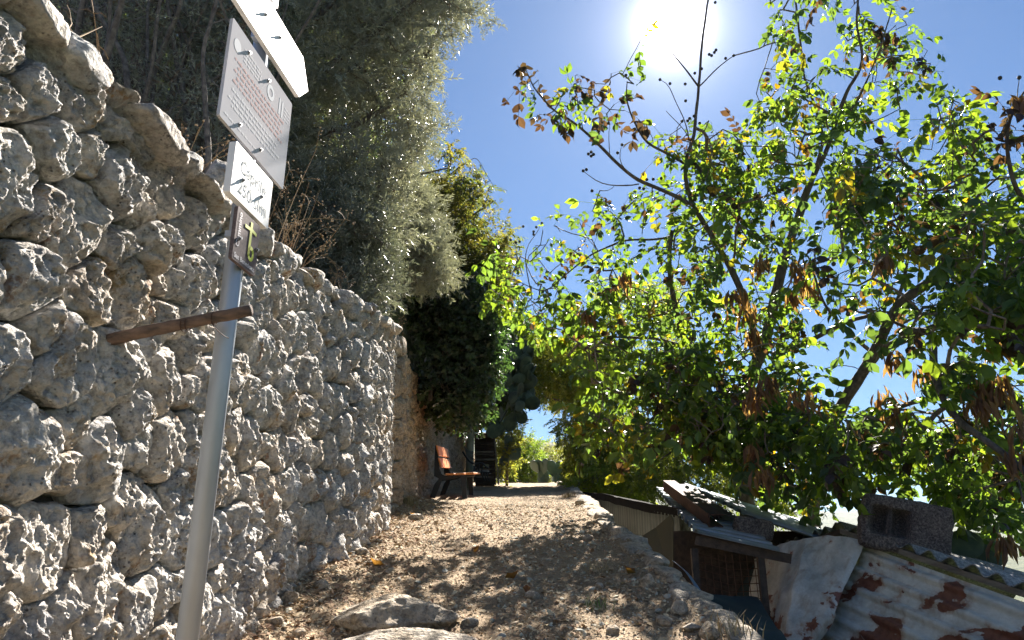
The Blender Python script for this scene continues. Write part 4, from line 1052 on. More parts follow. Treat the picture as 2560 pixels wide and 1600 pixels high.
# ------------------------------------------------------------------ trees and plants
def in_poly(poly, u, v):
    c = np.zeros(len(u), bool); n = len(poly); j = n - 1
    for i in range(n):
        xi, yi = poly[i]; xj, yj = poly[j]
        c ^= ((yi > v) != (yj > v)) & (u < (xj - xi) * (v - yi) / (yj - yi + 1e-9) + xi); j = i
    return c
def region(r_, poly, n, depth):
    """n points in space that fill the volume whose outline from the path is poly; depth = (near, far) or f(u,v)->(near,far)"""
    p = np.array(poly, float); out = []
    while sum(map(len, out)) < n:
        u = r_.uniform(p[:, 0].min(), p[:, 0].max(), n * 2); v = r_.uniform(p[:, 1].min(), p[:, 1].max(), n * 2)
        k = in_poly(poly, u, v); u, v = u[k], v[k]
        a, b_ = depth(u, v) if callable(depth) else (depth[0] * YS, depth[1] * YS)
        y = a + (b_ - a) * r_.random(len(u)); out.append(P(u, v, y))
    return np.concatenate(out)[:n]
def clumpy(r_, pts, scale, thr):
    return pts[fbm(pts / scale + 50, 2) > thr]

def grow(skel, att, r_, step=.10, sag=.0, maxlen=2.5, wig=.12):
    """skel: list of polylines (n,4) xyz+radius. Twigs reach every point of att from the nearest wood. returns twig segments (a,b,ra,rb) and end directions"""
    Pn = []; 
    for s_ in skel:
        L0 = np.linalg.norm(np.diff(s_[:, :3], axis=0), axis=1).sum(); Pn.append(smooth_line(s_, max(4, int(L0 / step)))[:, :3])
    pos_ = list(np.concatenate(Pn)); base = len(pos_); par = [-1] * base
    cap_ = base + len(att) * 14; buf = np.zeros((cap_, 3)); buf[:base] = pos_; n = base
    parent = np.full(cap_, -1); cnt = np.zeros(cap_)
    d0 = np.array([np.sqrt(((buf[:base] - a) ** 2).sum(1)).min() for a in att]); order = np.argsort(d0)
    ends = np.zeros((len(att), 3)); ok = np.zeros(len(att), bool)
    for i in order:
        a = att[i]; d2 = ((buf[:n] - a) ** 2).sum(1); k = int(d2.argmin()); L_ = math.sqrt(d2[k])
        if L_ > maxlen or n + 14 > cap_: continue
        m_ = int(min(12, max(1, L_ / step))); p0 = buf[k].copy(); prev = k
        off = r_.normal(size=3) * wig * L_
        for q in range(1, m_ + 1):
            f = q / m_; pt = p0 * (1 - f) + a * f + off * math.sin(math.pi * f) * .6 + r_.normal(size=3) * wig * step * .35 * (f < 1)
            pt[2] += sag * L_ * math.sin(math.pi * f)
            buf[n] = pt; parent[n] = prev; prev = n; n += 1
        cnt[prev] += 1; ends[i] = buf[prev] - buf[parent[prev]]; ok[i] = True
    for k in range(n - 1, base - 1, -1):
        if parent[k] >= base: cnt[parent[k]] += cnt[k]
    idx = np.arange(base, n); return buf[parent[idx]], buf[idx], cnt[idx], ends, ok
def segs_mesh(a, b, ra, rb, k=4):
    d = b - a; l = np.linalg.norm(d, axis=1)[:, None] + 1e-9; d = d / l
    ref = np.where(np.abs(d[:, 2:]) < .9, np.array([[0, 0, 1.]]), np.array([[1., 0, 0]]))
    x = np.cross(d, ref); x /= np.linalg.norm(x, axis=1)[:, None]; y = np.cross(d, x); th = np.arange(k) * 2 * np.pi / k
    ring = np.cos(th)[None, :, None] * x[:, None] + np.sin(th)[None, :, None] * y[:, None]
    V = np.concatenate([a[:, None] - d[:, None] * ra[:, None, None] * .3 + ring * ra[:, None, None], b[:, None] + d[:, None] * rb[:, None, None] * .3 + ring * rb[:, None, None]], 1).reshape(-1, 3)
    o = (np.arange(len(a)) * 2 * k)[:, None, None]; j = np.arange(k)
    F = np.stack([j, (j + 1) % k, k + (j + 1) % k, k + j], 1)[None] + o
    return V, F.reshape(-1, 4)
def frames(d, r_, droop=0.0, roll=None):
    d = d + np.array([0, 0, -droop]); d = d / (np.linalg.norm(d, axis=1)[:, None] + 1e-9)
    up = np.array([[0, 0, 1.]]) + r_.normal(0, .45, (len(d), 3)); x = np.cross(d, up); x /= np.linalg.norm(x, axis=1)[:, None] + 1e-9
    z = np.cross(x, d); return np.stack([x, d, z], 2)
def instance(T, F, pos_, Rm, sc, cols, tcol=None):
    n, t = len(pos_), len(T)
    V = np.einsum('nij,tj->nti', Rm, T) * sc[:, None, None] + pos_[:, None]
    C = np.repeat(cols[:, None], t, 1)
    if tcol is not None: C = C * tcol[None]
    return V.reshape(-1, 3), [(f[None] + (np.arange(n) * t)[:, None, None]).reshape(-1, f.shape[1]) for f in F], C.reshape(-1, 3)
def hexleaf(l, w_, fold=.25, droop=.15):
    return np.array([[0, 0, 0], [0, .3 * l, -.02 * l], [0, .68 * l, -.05 * l], [0, l, -droop * l],
                     [-.42 * w_, .28 * l, fold * w_ * .4], [-.45 * w_, .62 * l, fold * w_ * .4], [.42 * w_, .28 * l, fold * w_ * .4], [.45 * w_, .62 * l, fold * w_ * .4]])
HT = np.array([[0, 1, 4], [2, 3, 5], [0, 6, 1], [2, 7, 3]]); HQ = np.array([[1, 2, 5, 4], [1, 6, 7, 2]])
def compound(r_, nl=7, ln=.26, leaf=.095, wd=.045, hang=.9):
    """one pinnate leaf: rachis plus leaflets, base at origin, pointing along +y, hanging to -z"""
    V = []; T = []; Q = []; C = []; k = 0
    for i in range(nl):
        f = 1.0 if i == nl - 1 else .30 + .65 * (i // 2) / max(1, (nl - 2) // 2); side = 0 if i == nl - 1 else (-1 if i % 2 else 1)
        l = leaf * r_.uniform(.75, 1.25) * (.75 + .35 * f); H = hexleaf(l, wd * l / leaf * 1.15, r_.uniform(-.1, .6), r_.uniform(.05, .35))
        az = side * r_.uniform(.7, 1.25) + r_.normal(0, .12); el = -r_.uniform(.2, 1.2) * hang
        c, s = math.cos(az), math.sin(az); Rz = np.array([[c, s, 0], [-s, c, 0], [0, 0, 1]])
        c, s = math.cos(el), math.sin(el); Rx = np.array([[1, 0, 0], [0, c, -s], [0, s, c]])
        ro = r_.uniform(-.9, .9); c, s = math.cos(ro), math.sin(ro); Ry = np.array([[c, 0, s], [0, 1, 0], [-s, 0, c]])
        H = H @ (Rz @ Rx @ Ry).T + np.array([0, f * ln, -.35 * ln * f * f]); V.append(H); T.append(HT + k); Q.append(HQ + k); k += 8
        C.append(np.full((8, 3), r_.uniform(.8, 1.2)))
    n = 6; f = np.linspace(0, 1, n); L_ = np.stack([0 * f, f * ln, -.35 * ln * f * f], 1); tv, tf = tube(L_, .0016, 3, False)
    V.append(tv); Q.append(np.array(tf) + k); C.append(np.tile([[1.3, 1.1, .9]], (len(tv), 1)))
    return np.concatenate(V), [np.concatenate(T), np.concatenate(Q)], np.concatenate(C)
YS = 1.0
def poly3(pts, y, r0, r1, ys_=None):
    """pixel polyline to wood: pts [(u,v)], y depth or (y0,y1), radius tapering"""
    n = len(pts); yy = YS * np.linspace(*(y if isinstance(y, tuple) else (y, y)), n); rr_ = np.linspace(r0, r1, n)
    return np.array([[*P(u, v, yy[i]), rr_[i]] for i, (u, v) in enumerate(pts)])
def limb(parent, name, s_, m_, k=9, knot=.12):
    L0 = np.linalg.norm(np.diff(s_[:, :3], axis=0), axis=1).sum(); L_ = smooth_line(s_, max(6, int(L0 / .07)))
    L_[1:-1, :3] += .012 * np.stack([fbm(L_[1:-1, :3] * 3 + q * 31, 3) for q in range(3)], 1)
    V, F = tube(L_[:, :3], L_[:, 3] * (1 + knot * fbm(L_[:, :3] * 9, 2)), k); return ob(name, mesh(name, V, F, m_, True), parent)

# ---- walnuts
WT = [compound(np.random.default_rng(100 + i), [5, 7, 7, 9, 5][i % 5], .21 + .03 * (i % 3), .092, .046) for i in range(14)]
GREEN = np.array([(.038, .072, .028), (.050, .095, .024), (.064, .115, .022), (.042, .080, .036), (.080, .13, .022)])
YEL = np.array([(.14, .125, .015), (.17, .12, .01), (.12, .13, .02)]); BRN = np.array([(.028, .017, .019), (.038, .023, .021), (.026, .019, .021)])
def walnut(root, limbs, regs, seed, nfeat=300, extra=()):
    r_ = np.random.default_rng(seed)
    for i, (kind, s_, k) in enumerate(limbs): limb(root, kind, s_, M['bark'] if kind == 'trunk' else M['bark'], k)
    for s_ in extra: limb(root, 'branch', s_, M['twig'], 6, .25)
    att = []; yb = []
    for poly, n, dep, thr, pal in regs:
        q = region(r_, [(pu, pv - 42) for pu, pv in poly] if pal == 'g' else poly, int(n * (1.15 if pal == 'g' else 1)), dep); q = clumpy(r_, q, .5, thr); att.append(q); yb += [pal] * len(q)
    att = np.concatenate(att); yb = np.array(yb)
    a, b_, cnt, ends, ok = grow([l[1] for l in limbs] + list(extra), att, r_, .09, .03, 2.2)
    rad = .0024 + .0021 * cnt ** .5; V, F = segs_mesh(a, b_, rad * 1.08, rad)
    ob('twigs', mesh('twigs', V, [F], M['twig'], False), root, kind='stuff')
    att = att[ok]; ends = ends[ok]; yb = yb[ok]
    # two or three compound leaves at each twig end
    k = r_.choice([0, 1, 2, 3], len(att), p=[.16, .34, .34, .16]); idx = np.repeat(np.arange(len(att)), k)
    p = att[idx]; d = ends[idx] / (np.linalg.norm(ends[idx], axis=1)[:, None] + 1e-9) * .6 + r_.normal(0, .65, (len(idx), 3)); d[:, 2] -= .25
    Rm = frames(d, r_, .2); sc = r_.uniform(.65, 1.3, len(idx)) ; tp = r_.integers(0, len(WT), len(idx))
    u = r_.random(len(idx)); cl = GREEN[r_.integers(0, 5, len(idx))] * r_.uniform(.75, 1.3, (len(idx), 1))
    patch = fbm(p / .35 + 80, 2)
    yel = (u < .035 + .10 * (patch > .32)) | ((yb[idx] == 'y') & (u < .35)); brn = (u > .95 - .15 * (patch < -.30)) | ((yb[idx] == 'b') & (u > .35))
    cl[yel] = YEL[r_.integers(0, 3, yel.sum())]; cl[brn] = BRN[r_.integers(0, 3, brn.sum())]
    # the leaves that show largest are objects of their own
    up, vp = pix(p); inside = (up > 0) & (up < 2560) & (vp > 0) & (vp < 1600)
    dist = np.where(inside, p[:, 1], 99); order = np.argsort(dist); feat = order[:nfeat]; rest = order[nfeat:]
    cache = {}
    pals = np.concatenate([GREEN, YEL, BRN])
    for i in feat:
        ci = int(((pals - cl[i]) ** 2).sum(1).argmin()); key = (int(tp[i]), ci)
        if key not in cache:
            T, F, C = WT[key[0]]; me = mesh('leaf', T, F, M['leaf_walnut'], False, np.clip(C * pals[ci], 0, 1)); cache[key] = me
        o = bpy.data.objects.new('leaf', cache[key]); COL.objects.link(o); o.parent = root
        mw = Matrix.Translation(Vector(p[i])) @ Matrix(Rm[i].tolist()).to_4x4() @ Matrix.Scale(float(sc[i]), 4)
        o.matrix_parent_inverse = Matrix.Translation(-root.location); o.matrix_basis = mw
    VV = []; FF = [[], []]; CC = []; off = 0
    for t_ in range(len(WT)):
        s_ = rest[tp[rest] == t_]
        if not len(s_): continue
        T, F, C = WT[t_]; V, f, c = instance(T, F, p[s_], Rm[s_], sc[s_], cl[s_], C); VV.append(V); CC.append(c)
        for q in (0, 1): FF[q].append(f[q] + off)
        off += len(V)
    ob('crown', mesh('crown', np.concatenate(VV), [np.concatenate(FF[0]), np.concatenate(FF[1])], M['leaf_walnut'], False, np.clip(np.concatenate(CC), 0, 1)), root, kind='stuff')
    return att
NV, NF = IC[2]
def nuts(root, uvs, y):
    me = mesh('nut', NV * np.array([.0165, .0165, .018]), [NF], M['nut'], True)
    for i, (u, v) in enumerate(uvs):
        yy = y if not callable(y) else y(u); p = P(u, v, yy * YS)
        o = bpy.data.objects.new('nut', me); COL.objects.link(o); o.parent = root; o.matrix_parent_inverse = Matrix.Translation(-root.location); o.location = tuple(p)
def withered(root, u, v, y, size, seed, n=26):
    """bundle of long dead hanging leaves"""
    r_ = np.random.default_rng(seed); c = P(u, v, y * YS); H = hexleaf(.16, .035, .8, .1)
    pos_ = c + r_.normal(0, 1, (n, 3)) * np.array([size * .45, size * .45, size * .4]); d = np.stack([r_.normal(0, .3, n), r_.normal(0, .3, n), -np.ones(n)], 1)
    V, F, C = instance(H, [HT, HQ], pos_, frames(d, r_), r_.uniform(.5, 1.2, n), np.array([(.17, .095, .075), (.13, .07, .06), (.20, .12, .09)])[r_.integers(0, 3, n)])
    ob('withered_leaves', mesh('withered_leaves', V, F, M['leaf_yellow'], False, C), root, kind='stuff')

w1 = empty('walnut_tree', (P(1865, 1300, 8.28)[0], 8.28, -1.7), 'main walnut tree with tall bare nut-bearing boughs under the sun, nearest the path', 'tree')
YS = 1.15; b0 = P(1872, 1290, 8.28); ground = np.array([[b0[0] + .02, 8.28, -1.9, .11]])
T1 = np.concatenate([ground, poly3([(1872, 1290), (1862, 1200), (1850, 1080), (1858, 1000), (1882, 930), (1914, 851), (1926, 805), (1938, 743), (1963, 636), (1989, 563), (2011, 496), (2027, 456)], (7.2, 6.4), .085, .038)])
S1 = poly3([(1852, 1060), (1800, 960), (1745, 905), (1718, 860), (1700, 810), (1686, 765), (1676, 700), (1673, 636), (1681, 576)], (7.15, 6.6), .050, .022)
S2 = poly3([(1900, 880), (1860, 740), (1815, 650), (1783, 595), (1755, 550), (1732, 512), (1716, 460), (1710, 410), (1736, 337), (1746, 222), (1755, 99), (1771, 0), (1785, -60)], (6.7, 5.9), .038, .008)
l1 = poly3([(1732, 512), (1680, 485), (1597, 452), (1560, 425), (1525, 389), (1490, 355), (1458, 325), (1426, 298), (1382, 278), (1350, 240), (1335, 222), (1311, 167)], (6.1, 5.3), .022, .005)
l2 = poly3([(1710, 408), (1660, 380), (1613, 357), (1595, 325), (1581, 301), (1570, 262), (1561, 234), (1568, 205)], (6.1, 5.6), .016, .005)
l3 = poly3([(1746, 216), (1715, 175), (1674, 123)], (6.0, 5.9), .011, .006)
l4 = poly3([(1746, 218), (1791, 171), (1812, 155), (1835, 139)], (6.0, 5.9), .008, .004)
l5 = poly3([(1597, 460), (1560, 464), (1517, 464), (1478, 448), (1458, 428)], (5.9, 5.8), .008, .003)
l6 = poly3([(1525, 392), (1523, 350), (1525, 312)], 5.8, .005, .003)
l7 = poly3([(1573, 435), (1548, 408), (1553, 368)], 5.85, .006, .003)
l8 = poly3([(1722, 345), (1712, 300), (1690, 255), (1668, 205), (1652, 200)], (6.0, 5.95), .007, .003)
l9 = poly3([(1720, 340), (1700, 310), (1680, 295), (1665, 277)], (6, 5.95), .005, .003)
l10 = poly3([(1458, 325), (1448, 280), (1440, 235), (1438, 190)], (5.6, 5.5), .006, .003)
l11 = poly3([(1633, 360), (1631, 338), (1614, 326)], 6.0, .004, .003)
l12 = poly3([(1500, 476), (1520, 478), (1535, 466)], 5.9, .004, .003)
f1 = poly3([(2027, 456), (2048, 415), (2066, 381), (2094, 290), (2118, 226), (2146, 187), (2158, 150), (2140, 60), (2150, -60)], (6.4, 5.8), .030, .010)
f2 = poly3([(2022, 465), (2048, 400), (2060, 350), (2035, 258), (2011, 198), (1991, 20), (1985, -60)], (6.4, 6.1), .022, .008)
f3 = poly3([(2100, 300), (2135, 270), (2160, 220), (2173, 190), (2200, 120), (2230, 20)], (6.2, 5.6), .014, .006)
f4 = poly3([(2075, 350), (2140, 318), (2200, 300), (2250, 272)], (6.3, 6.0), .010, .004)
h1 = poly3([(1935, 885), (1990, 870), (2032, 847), (2118, 804), (2182, 786), (2225, 800), (2290, 830)], (6.9, 5.4), .030, .012)
h2 = poly3([(1870, 985), (1800, 960), (1737, 963), (1630, 967), (1565, 988), (1501, 967), (1475, 937), (1420, 890)], (7.1, 6.4), .030, .008)
h3 = poly3([(1725, 870), (1640, 845), (1540, 842), (1470, 835), (1390, 790)], (7.0, 7.4), .022, .006)
h4 = poly3([(1681, 590), (1640, 600), (1560, 598), (1470, 640), (1360, 735), (1290, 700)], (6.7, 6.4), .016, .004)
h5 = poly3([(1870, 1010), (1740, 1090), (1650, 1150)], (7.0, 6.2), .022, .006)
h6 = poly3([(1690, 780), (1600, 800), (1560, 730), (1520, 650)], (6.8, 7.2), .014, .005)
h7 = poly3([(1330, 745), (1312, 650), (1318, 610), (1345, 583), (1352, 560)], 7.0, .007, .003)
h8 = poly3([(1306, 690), (1292, 640), (1285, 602)], 7.0, .005, .003)
limbs1 = [('trunk', T1, 14), ('branch', S1, 10), ('branch', S2, 10), ('branch', l1, 8), ('branch', l2, 8), ('branch', l3, 7), ('branch', f1, 9), ('branch', f2, 9), ('branch', f3, 8), ('branch', f4, 7),
          ('branch', h1, 9), ('branch', h2, 9), ('branch', h3, 8), ('branch', h4, 8), ('branch', h5, 8), ('branch', h6, 8)]
regs1 = [([(1215, 660), (1330, 600), (1480, 560), (1640, 500), (1750, 560), (1800, 700), (1700, 900), (1560, 960), (1440, 900), (1300, 830), (1225, 800)], 450, (6.0, 7.6), -.06, 'g'),
         ([(1440, 900), (1600, 880), (1760, 940), (1780, 1080), (1700, 1130), (1580, 1130), (1480, 1070)], 230, (5.4, 6.9), -.25, 'g'),
         ([(1430, 1020), (1540, 1030), (1620, 1100), (1560, 1140), (1450, 1080)], 26, (5.4, 6.0), -1, 'y'),
         ([(1740, 560), (1960, 480), (2020, 600), (2000, 900), (1880, 1150), (1760, 1180), (1700, 900)], 350, (5.4, 7.6), -.12, 'g'),
         ([(1900, -40), (2230, -40), (2290, 120), (2350, 190), (2330, 250), (2200, 270), (2100, 330), (1960, 290), (1890, 330), (1880, 250), (1930, 160), (1895, 80)], 190, (5.4, 6.6), -.12, 'g'),
         ([(1880, 290), (2120, 300), (2200, 330), (2120, 400), (1960, 480), (1760, 460), (1740, 430), (1860, 360)], 95, (5.8, 6.8), -.2, 'g'),
         ([(1640, 360), (1800, 340), (1930, 400), (1960, 560), (1800, 620), (1680, 540), (1620, 450)], 150, (6.0, 7.2), -.05, 'g'),
         ([(1275, 150), (1330, 160), (1380, 200), (1440, 170), (1500, 280), (1470, 330), (1390, 300), (1290, 260)], 20, (5.2, 5.5), -1, 'b'),
         ([(1470, 190), (1550, 180), (1610, 210), (1590, 280), (1510, 290)], 13, (5.5, 5.8), -1, 'b'),
         ([(1580, 40), (1660, 20), (1640, 100), (1590, 110)], 1, (5.5, 5.8), -1, 'b'),
         ([(1600, 300), (1640, 300), (1640, 330), (1600, 330)], 1, (5.9, 6.0), -1, 'b')]
walnut(w1, limbs1, regs1, 31, 300, (l4, l5, l6, l7, l8, l9, l10, l11, l12, h7, h8))
nuts(w1, [(1437, 212), (1431, 224), (1441, 227), (1449, 226), (1447, 294), (1464, 296), (1463, 303), (1521, 308), (1555, 362), (1544, 382), (1471, 385), (1478, 390), (1484, 386), (1478, 380), (1458, 427), (1466, 424),
          (1480, 477), (1599, 470), (1609, 472), (1617, 449), (1633, 448), (1653, 446), (1565, 188), (1584, 282), (1650, 199), (1675, 209), (1713, 210), (1714, 252), (1737, 183), (1754, 172),
          (1705, 303), (1719, 302), (1735, 290), (1724, 296), (1749, 308), (1773, 136), (1779, 139), (1786, 131), (1790, 125), (1814, 146), (1834, 139), (1788, 6), (1355, 558), (1341, 568), (1334, 579), (1334, 586), (1308, 566), (1277, 600), (1290, 606), (1299, 604)],
     lambda u: 7.0 if u < 1360 else (5.9 if u > 1560 else 5.75))
for i, (u, v, y, s_) in enumerate([(1835, 730, 5.6, .12), (1870, 770, 5.7, .12), (1880, 830, 5.9, .08), (2000, 660, 5.4, .10), (2010, 700, 5.4, .09), (1980, 730, 5.5, .07), (1905, 650, 5.8, .10), (1705, 900, 6.0, .10), (1740, 930, 6.0, .08), (1900, 960, 5.2, .11),
                                   (1880, 990, 5.2, .08), (1925, 950, 5.3, .07), (2006, 985, 5.0, .11), (1565, 690, 6.2, .09), (1880, 1120, 5.5, .09), (1475, 780, 6.3, .07)]): withered(w1, u, v, y, s_, 300 + i)

YS = 1.0
w2 = empty('walnut_tree', (P(2060, 1280, 7.8)[0], 7.8, -1.8), 'leaning walnut tree with heavy low limbs and withered leaves above the shed roofs', 'tree')
b0 = P(2030, 1285, 7.8)
T2 = np.concatenate([[[b0[0], 7.8, -1.9, .095]], poly3([(2030, 1285), (2045, 1180), (2075, 1080), (2110, 1000), (2152, 937), (2190, 870), (2247, 756), (2333, 700), (2419, 636), (2500, 590), (2600, 540)], (7.8, 5.2), .066, .028)])
a1 = poly3([(2160, 930), (2204, 870), (2333, 817), (2440, 786), (2560, 740)], (7.2, 5.4), .045, .02)
a2 = poly3([(2250, 830), (2328, 826), (2333, 880), (2333, 937), (2363, 1014), (2400, 1060), (2462, 1100), (2530, 1152), (2620, 1230)], (6.2, 4.4), .034, .018)
a3 = poly3([(2080, 1090), (2160, 1060), (2260, 1010), (2400, 980), (2500, 1010)], (7.5, 5.6), .030, .012)
a4 = poly3([(2070, 1190), (2150, 1180), (2240, 1110), (2330, 1060)], (7.7, 6.0), .030, .012)
a5 = poly3([(2330, 700), (2400, 560), (2450, 480), (2500, 440)], (6.2, 5.6), .018, .008)
a6 = poly3([(2600, 540), (2540, 482), (2522, 420), (2515, 357), (2520, 300), (2560, 230)], (5.2, 4.8), .022, .008)
a7 = poly3([(2515, 357), (2490, 330), (2470, 305)], (5.0, 5.0), .005, .003)
a8 = poly3([(2545, 270), (2545, 230), (2548, 200)], (4.9, 4.9), .005, .003)
a9 = poly3([(2333, 930), (2390, 960), (2470, 1000), (2520, 1100), (2560, 1260)], (5.9, 5.0), .014, .006)
a10 = poly3([(2180, 880), (2120, 830), (2060, 760), (2020, 640)], (7.0, 6.6), .02, .008)
a11 = poly3([(2200, 880), (2260, 700), (2280, 560), (2260, 450)], (7.0, 7.0), .024, .006)
a12 = poly3([(2380, 440), (2382, 380), (2378, 300)], (6.0, 6.0), .008, .003)
regs2 = [([(2010, 600), (2120, 420), (2260, 420), (2330, 300), (2420, 290), (2480, 400), (2540, 470), (2700, 500), (2700, 800), (2500, 840), (2260, 880), (2080, 860)], 470, (5.0, 8.0), -.04, 'g'),
         ([(2010, 420), (2200, 400), (2360, 430), (2440, 560), (2300, 640), (2100, 600)], 130, (5.6, 7.2), -.2, 'g'),
         ([(2330, 280), (2380, 280), (2430, 350), (2400, 460), (2350, 420)], 26, (5.8, 6.4), -.5, 'g'),
         ([(2350, 560), (2640, 520), (2640, 900), (2480, 860), (2380, 760)], 150, (4.3, 5.6), -.25, 'g'),
         ([(1740, 1040), (1900, 1030), (2060, 1060), (2120, 1190), (2080, 1290), (1960, 1260), (1880, 1200), (1800, 1180), (1700, 1140)], 290, (6.2, 8.0), -.3, 'g'),
         ([(2060, 1080), (2230, 1060), (2420, 1080), (2560, 1160), (2540, 1330), (2420, 1310), (2300, 1215), (2200, 1180), (2110, 1240)], 320, (5.2, 7.5), -.3, 'g'),
         ([(1620, 900), (1900, 900), (2060, 960), (2080, 1120), (1900, 1120), (1700, 1100)], 110, (6.4, 8.2), -.2, 'g'),
         ([(2500, 240), (2640, 240), (2640, 380), (2520, 360)], 8, (4.6, 5.0), -1, 'b'),
         ([(2300, 960), (2420, 940), (2600, 1000), (2600, 1200), (2480, 1120)], 60, (5.0, 6.4), -.3, 'g')]
walnut(w2, [('trunk', T2, 14), ('branch', a1, 9), ('branch', a2, 10), ('branch', a3, 9), ('branch', a4, 9), ('branch', a5, 8), ('branch', a6, 8), ('branch', a9, 8), ('branch', a10, 8), ('branch', a11, 8), ('branch', a12, 7)], regs2, 57, 300, (a7, a8))
nuts(w2, [(2500, 195), (2548, 194), (2522, 256), (2480, 420), (2492, 418), (2545, 1010), (2510, 1020), (2548, 1060), (2552, 1075), (2120, 785), (2084, 660)], 5.0)
for i, (u, v, y, s_) in enumerate([(2210, 990, 5.4, .10), (2235, 1030, 5.3, .12), (2140, 1080, 5.8, .09), (2440, 960, 5.0, .11), (2470, 990, 5.0, .12), (2450, 1000, 4.9, .1), (2500, 960, 5.0, .08), (2550, 1060, 4.6, .12), (2230, 890, 5.8, .08),
                                   (2480, 860, 5.2, .07), (2310, 920, 5.8, .08), (2545, 1140, 4.6, .12), (2510, 1340, 5.2, .07), (1905, 1180, 5.6, .08), (2540, 250, 4.8, .07), (2205, 640, 5.6, .07)]): withered(w2, u, v, y, s_, 400 + i)

# ---- narrow-leaved trees behind the wall
def sprig(r_, n, ln, l, w_, spread=.9, hang=0.0, simple=True):
    V = []; F = []; k = 0
    for i in range(n):
        f = (i // 2 + .6) / (n / 2); side = 1 if i % 2 else -1; ll = l * r_.uniform(.7, 1.2)
        q = np.array([[0, 0, 0], [-w_ / 2, .45 * ll, 0], [w_ / 2, .5 * ll, .0], [0, ll, -.1 * ll]])
        az = side * r_.uniform(.3, spread); el = r_.normal(0, .5) - hang; c, s = math.cos(az), math.sin(az); Rz = np.array([[c, s, 0], [-s, c, 0], [0, 0, 1]])
        c, s = math.cos(el), math.sin(el); Rx = np.array([[1, 0, 0], [0, c, -s], [0, s, c]]); ro = r_.uniform(-1.5, 1.5); c, s = math.cos(ro), math.sin(ro); Ry = np.array([[c, 0, s], [0, 1, 0], [-s, 0, c]])
        V.append(q @ (Rz @ Rx @ Ry).T + np.array([0, f * ln, 0])); F += [[k, k + 2, k + 3], [k, k + 3, k + 1]]; k += 4
    tv, tf = tube(np.array([[0, 0, 0], [0, ln, 0]]), .0012, 3, False); V.append(tv); Q = np.array(tf) + k
    return np.concatenate(V), [np.array(F), Q], None
def leafy(root, limbs, regs, seed, temps, pal, m_, tw=True, per=(1, 2), sc_=(.7, 1.2), droop=.1, step=.14, rad=(.0018, .0014), dirn=None, barkm='bark', maxlen=2.5, spread=.8):
    r_ = np.random.default_rng(seed)
    for kind, s_, k in limbs: limb(root, kind, s_, M[barkm], k)
    att = np.concatenate([clumpy(r_, region(r_, p, n, d), .55, thr) for p, n, d, thr in regs])
    a, b_, cnt, ends, ok = grow([l[1] for l in limbs], att, r_, step, .02, maxlen)
    rd = rad[0] + rad[1] * cnt ** .5; V, F = segs_mesh(a, b_, rd * 1.05, rd, 3)
    if tw: ob('twigs', mesh('twigs', V, [F], M['twig'], False), root, kind='stuff')
    att, ends = att[ok], ends[ok]; idx = np.repeat(np.arange(len(att)), r_.integers(per[0], per[1] + 1, len(att)))
    d = ends[idx] / (np.linalg.norm(ends[idx], axis=1)[:, None] + 1e-9) * .6 + r_.normal(0, spread, (len(idx), 3))
    if dirn is not None: d = d + np.array(dirn)
    p = att[idx] + r_.normal(0, .06, (len(idx), 3)); Rm = frames(d, r_, droop); sc = r_.uniform(*sc_, len(idx)); pal = np.array(pal)
    cl = pal[r_.integers(0, len(pal), len(idx))] * r_.uniform(.7, 1.3, (len(idx), 1)); tp = r_.integers(0, len(temps), len(idx))
    VV, FA, FB, CC, off = [], [], [], [], 0
    for t_ in range(len(temps)):
        s_ = tp == t_; T, F, C = temps[t_]; V, f, c = instance(T, F, p[s_], Rm[s_], sc[s_], cl[s_], C); VV.append(V); CC.append(c); FA.append(f[0] + off); FB.append(f[1] + off); off += len(V)
    C = np.concatenate(CC) * np.random.default_rng(seed).uniform(.85, 1.15, (off, 1))
    return ob('crown', mesh('crown', np.concatenate(VV), [np.concatenate(FA), np.concatenate(FB)], m_, False, np.clip(C, 0, 1)), root, kind='stuff')
OT = [sprig(np.random.default_rng(i), 26, .24, .055, .0105) for i in range(6)]
def tree_at(name, u, y, z, label, cat='tree', v=1000):
    return empty(name, (float(P(u, v, y)[0]), y, z), label, cat)
def base_limb(x, y, z0, pts, yr, r0, r1):
    s_ = poly3(pts, yr, r0, r1); return np.concatenate([[[x, y, z0, r0 * 1.1]], s_])

OLIVE = [(.24, .245, .18), (.31, .31, .21), (.20, .205, .16), (.36, .35, .25), (.26, .26, .21)]
ol = empty('olive_tree', (-2.4, 6.0, 2.2), 'large silvery olive tree overhanging the middle of the stone wall', 'tree')
lo_ = [('trunk', base_limb(-2.4, 6.0, 2.1, [(560, 420), (640, 250), (700, 120), (730, -80)], (6.0, 5.6), .09, .05), 10),
       ('branch', poly3([(620, 300), (760, 330), (880, 320), (1000, 250), (1080, 120), (1120, 20)], (6.0, 6.6), .045, .010), 8),
       ('branch', poly3([(640, 260), (800, 180), (940, 80), (1060, -20)], (5.9, 6.0), .04, .012), 8),
       ('branch', poly3([(600, 380), (760, 450), (900, 460), (1030, 440), (1120, 420)], (6.1, 7.2), .035, .008), 8),
       ('branch', poly3([(700, 120), (820, 20), (900, -90)], (5.7, 5.6), .035, .012), 8)]
dep = lambda u, v: (4.6 + 1.6 * (u - 450) / 700, 6.6 + 1.6 * (u - 450) / 700)
